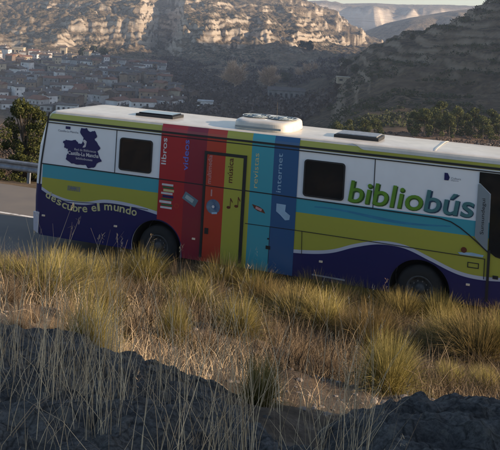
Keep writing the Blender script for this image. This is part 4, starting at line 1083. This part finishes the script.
for o in (dry0, dry1): del o['placed']
for o in [x for x in COL.objects if 'placed' in x]: del o['placed']

def blades(name, n, X0, X1, Y0, Y1, L0, L1, w0, w1, lean, m, seed, clump=0, lab=None, cat='grass', keep=None, nclump=0):
    rs = np.random.RandomState(seed)
    Y_ = np.sqrt(rs.uniform(Y0 ** 2, Y1 ** 2, n)); pp = rs.uniform(X0, X1, n)
    if nclump:
        cy = np.sqrt(rs.uniform(Y0 ** 2, Y1 ** 2, nclump)); cp = rs.uniform(X0, X1, nclump); k = rs.randint(0, nclump, n)
        Y_ = cy[k] + rs.normal(0, clump, n); X_ = (cp[k] - 250) / F * cy[k] + rs.normal(0, clump, n); ca = rs.uniform(-1, 1, (nclump, 2))[k] * .12
    else: X_ = (pp - 250) / F * Y_; ca = 0
    if keep is not None:
        kk = keep(X_, Y_, rs); X_, Y_ = X_[kk], Y_[kk]; n = len(X_); ca = ca[kk] if nclump else 0
    z = bank_z(X_, Y_); p0 = np.stack([X_, Y_, z - .03], 1); ln = rs.uniform(L0, L1, n)
    d = rs.normal(size=(n, 2)) * lean + ca; d3 = np.stack([d[:, 0], d[:, 1], np.ones(n)], 1); d3 /= np.linalg.norm(d3, axis=1)[:, None]
    p2 = p0 + d3 * ln[:, None]; p1 = p0 + np.array([0, 0, 1]) * ln[:, None] * .5 + d3 * ln[:, None] * .06
    V, Fq = ribbons(p0, p1, p2, rs.uniform(w0, w1, n), seed)
    o = np_mesh(name, V, Fq, m); tag(o, lab, cat, kind='stuff'); return o, p2
blades('dead_undergrowth', 52000, -60, 560, 6.0, 17.2, .08, .42, .0016, .0034, .7, M['deadgrass'], 201, lab='tangled dead brown grass filling the bank between tussocks',
       keep=lambda X_, Y_, rs: ((X_ - P[0]) * N[0] + (Y_ - P[1]) * N[1] < -1.3) & (fbm(X_ * .9, Y_ * .9, 3, 71) + rs.uniform(-.15, .15, len(X_)) > .42))
blades('dry_grass_heads', 650, -60, 560, 7.0, 16.8, .3, .62, .0012, .0022, .28, M['straw'], 203, .10, 'thin pale flower stems rising among the tussocks', nclump=240,
       keep=lambda X_, Y_, rs: ((X_ - P[0]) * N[0] + (Y_ - P[1]) * N[1] < -1.5))
blades('low_dry_grass', 9000, -60, 560, 4.9, 8.0, .06, .28, .0012, .0025, .6, M['straw'], 205, lab='short pale dry grass and litter behind the foreground rocks',
       keep=lambda X_, Y_, rs: fbm(X_ * 1.4, Y_ * 1.4, 3, 77) + rs.uniform(-.12, .12, len(X_)) > .47)
o, tips = blades('tall_dry_stalks', 420, -40, 400, 2.5, 4.8, .35, .85, .0009, .0018, .20, M['straw'], 207, .05, 'tall thin straw stalks crossing the foreground', nclump=30)
o, _ = blades('foreground_straw', 380, -40, 420, 2.3, 4.4, .15, .5, .0009, .0017, .35, M['straw'], 209, .09, 'short straw stalks at the foot of the foreground rocks', nclump=70)
# seed heads on the tall stalks
rs = np.random.RandomState(5); n = 0; k = rs.choice(len(tips), 220, replace=False); c0 = np.repeat(tips[k], 7, 0); d = rs.normal(size=(len(c0), 3)) * np.array([.004, .004, .025]); d[:, 2] = -abs(d[:, 2]); c0 = c0 + d
p2 = c0 + rs.normal(size=c0.shape) * .006 + np.array([0, 0, .010]); V, Fq = ribbons(c0, (c0 + p2) / 2, p2, np.full(len(c0), .0008), 5)
o = np_mesh('seed_heads', V, Fq, M['straw']); tag(o, 'feathery seed heads on the tall foreground stalks', 'seed heads', kind='stuff')
# soil crumbs and pebbles
ico = bmesh.new(); bmesh.ops.create_icosphere(ico, subdivisions=2, radius=1); IV = [v.co.copy() for v in ico.verts]; IF = [tuple(v.index for v in f.verts) for f in ico.faces]; ico.free()
SV = []
for k in range(14):
    rnd = random.Random(300 + k); ax = (rnd.uniform(.8, 1.5), rnd.uniform(.7, 1.2), rnd.uniform(.4, .75)); off = rnd.uniform(0, 50)
    A = np.array([tuple(v) for v in IV]); n_ = 1 + .8 * (fbm(A[:, 0] * 1.3 + off, A[:, 1] * 1.3 + A[:, 2] * 2.1 + off, 2, 3) - .5)
    SV.append(A * np.array(ax) * n_[:, None])
def stone(c, X_, Y_, z, r, rnd):
    A = SV[rnd.randrange(14)] * r; a = rnd.uniform(0, 6.28)
    c.add([(X_ + x * math.cos(a) - y * math.sin(a), Y_ + x * math.sin(a) + y * math.cos(a), z + zz) for x, y, zz in A], IF)
c = MB(); rp_ = random.Random(4)
for i in range(800):
    Y_ = rp_.uniform(4.4, 8.0); X_ = rp_.uniform(-.34, .36) * Y_; r = abs(rp_.gauss(0, .010)) + .004
    stone(c, X_, Y_, bz(X_, Y_) + r * .1, r, rp_)
o = c.build('pebbles', M['stone']); tag(o, 'small pale pebbles on the soil behind the foreground rocks', 'pebbles', kind='stuff')

# ------------------------------------------------------------------ haze
c = MB(); c.box(-2600, 2600, -60, 4300, -330, 460)
hz = c.build('haze', M['black']); tag(hz, kind='stuff'); hm = bpy.data.materials.new('haze'); hm.use_nodes = True; t = hm.node_tree; t.nodes.clear()
out = t.nodes.new('ShaderNodeOutputMaterial'); pv = t.nodes.new('ShaderNodeVolumePrincipled'); pv.inputs['Density'].default_value = .00015; pv.inputs['Color'].default_value = (.62, .76, 1, 1); pv.inputs['Anisotropy'].default_value = .1
t.links.new(pv.outputs[0], out.inputs['Volume']); hz.data.materials.clear(); hz.data.materials.append(hm)

# ------------------------------------------------------------------ camera, light, world
cam = bpy.data.cameras.new('camera'); co = bpy.data.objects.new('camera', cam); COL.objects.link(co)
cr, sr = math.cos(ROLL), math.sin(ROLL)
R = Matrix(((cr, -sr, 0), (0, 0, -1), (sr, cr, 0)))          # columns: right, up, back
co.matrix_world = Matrix.Translation((0, 0, H)) @ R.to_4x4()
cam.sensor_width = 36; cam.lens = F / 500 * 36; cam.shift_y = -(225 - HY) / 500; cam.clip_start = .1; cam.clip_end = 20000
SC.camera = co
sl = bpy.data.lights.new('sun', 'SUN'); sl.energy = 5.0; sl.angle = math.radians(.6); sl.color = (1, .77, .54)
so = bpy.data.objects.new('sun', sl); COL.objects.link(so)
sd = Vector((math.cos(SUN_EL) * math.cos(SUN_AZ), math.cos(SUN_EL) * math.sin(SUN_AZ), math.sin(SUN_EL)))
so.rotation_euler = sd.to_track_quat('Z', 'Y').to_euler(); so.location = (20, -5, 30)
w = bpy.data.worlds.new('World'); SC.world = w; w.use_nodes = True; nt = w.node_tree
sky = nt.nodes.new('ShaderNodeTexSky'); sky.sky_type = 'NISHITA'; sky.sun_disc = False; sky.sun_elevation = SUN_EL
sky.sun_rotation = math.pi / 2 - SUN_AZ; sky.altitude = 900; sky.air_density = 1.0; sky.dust_density = 1.5
nt.links.new(sky.outputs[0], nt.nodes['Background'].inputs[0]); nt.nodes['Background'].inputs[1].default_value = .112
SC.view_settings.view_transform = 'Standard'; SC.view_settings.look = 'None'; SC.view_settings.exposure = 0.97; SC.view_settings.gamma = 1
SC.render.engine = 'CYCLES'
SC.cycles.volume_bounces = 1; SC.cycles.max_bounces = 6; SC.cycles.transparent_max_bounces = 8
SC.cycles.volume_step_rate = 4
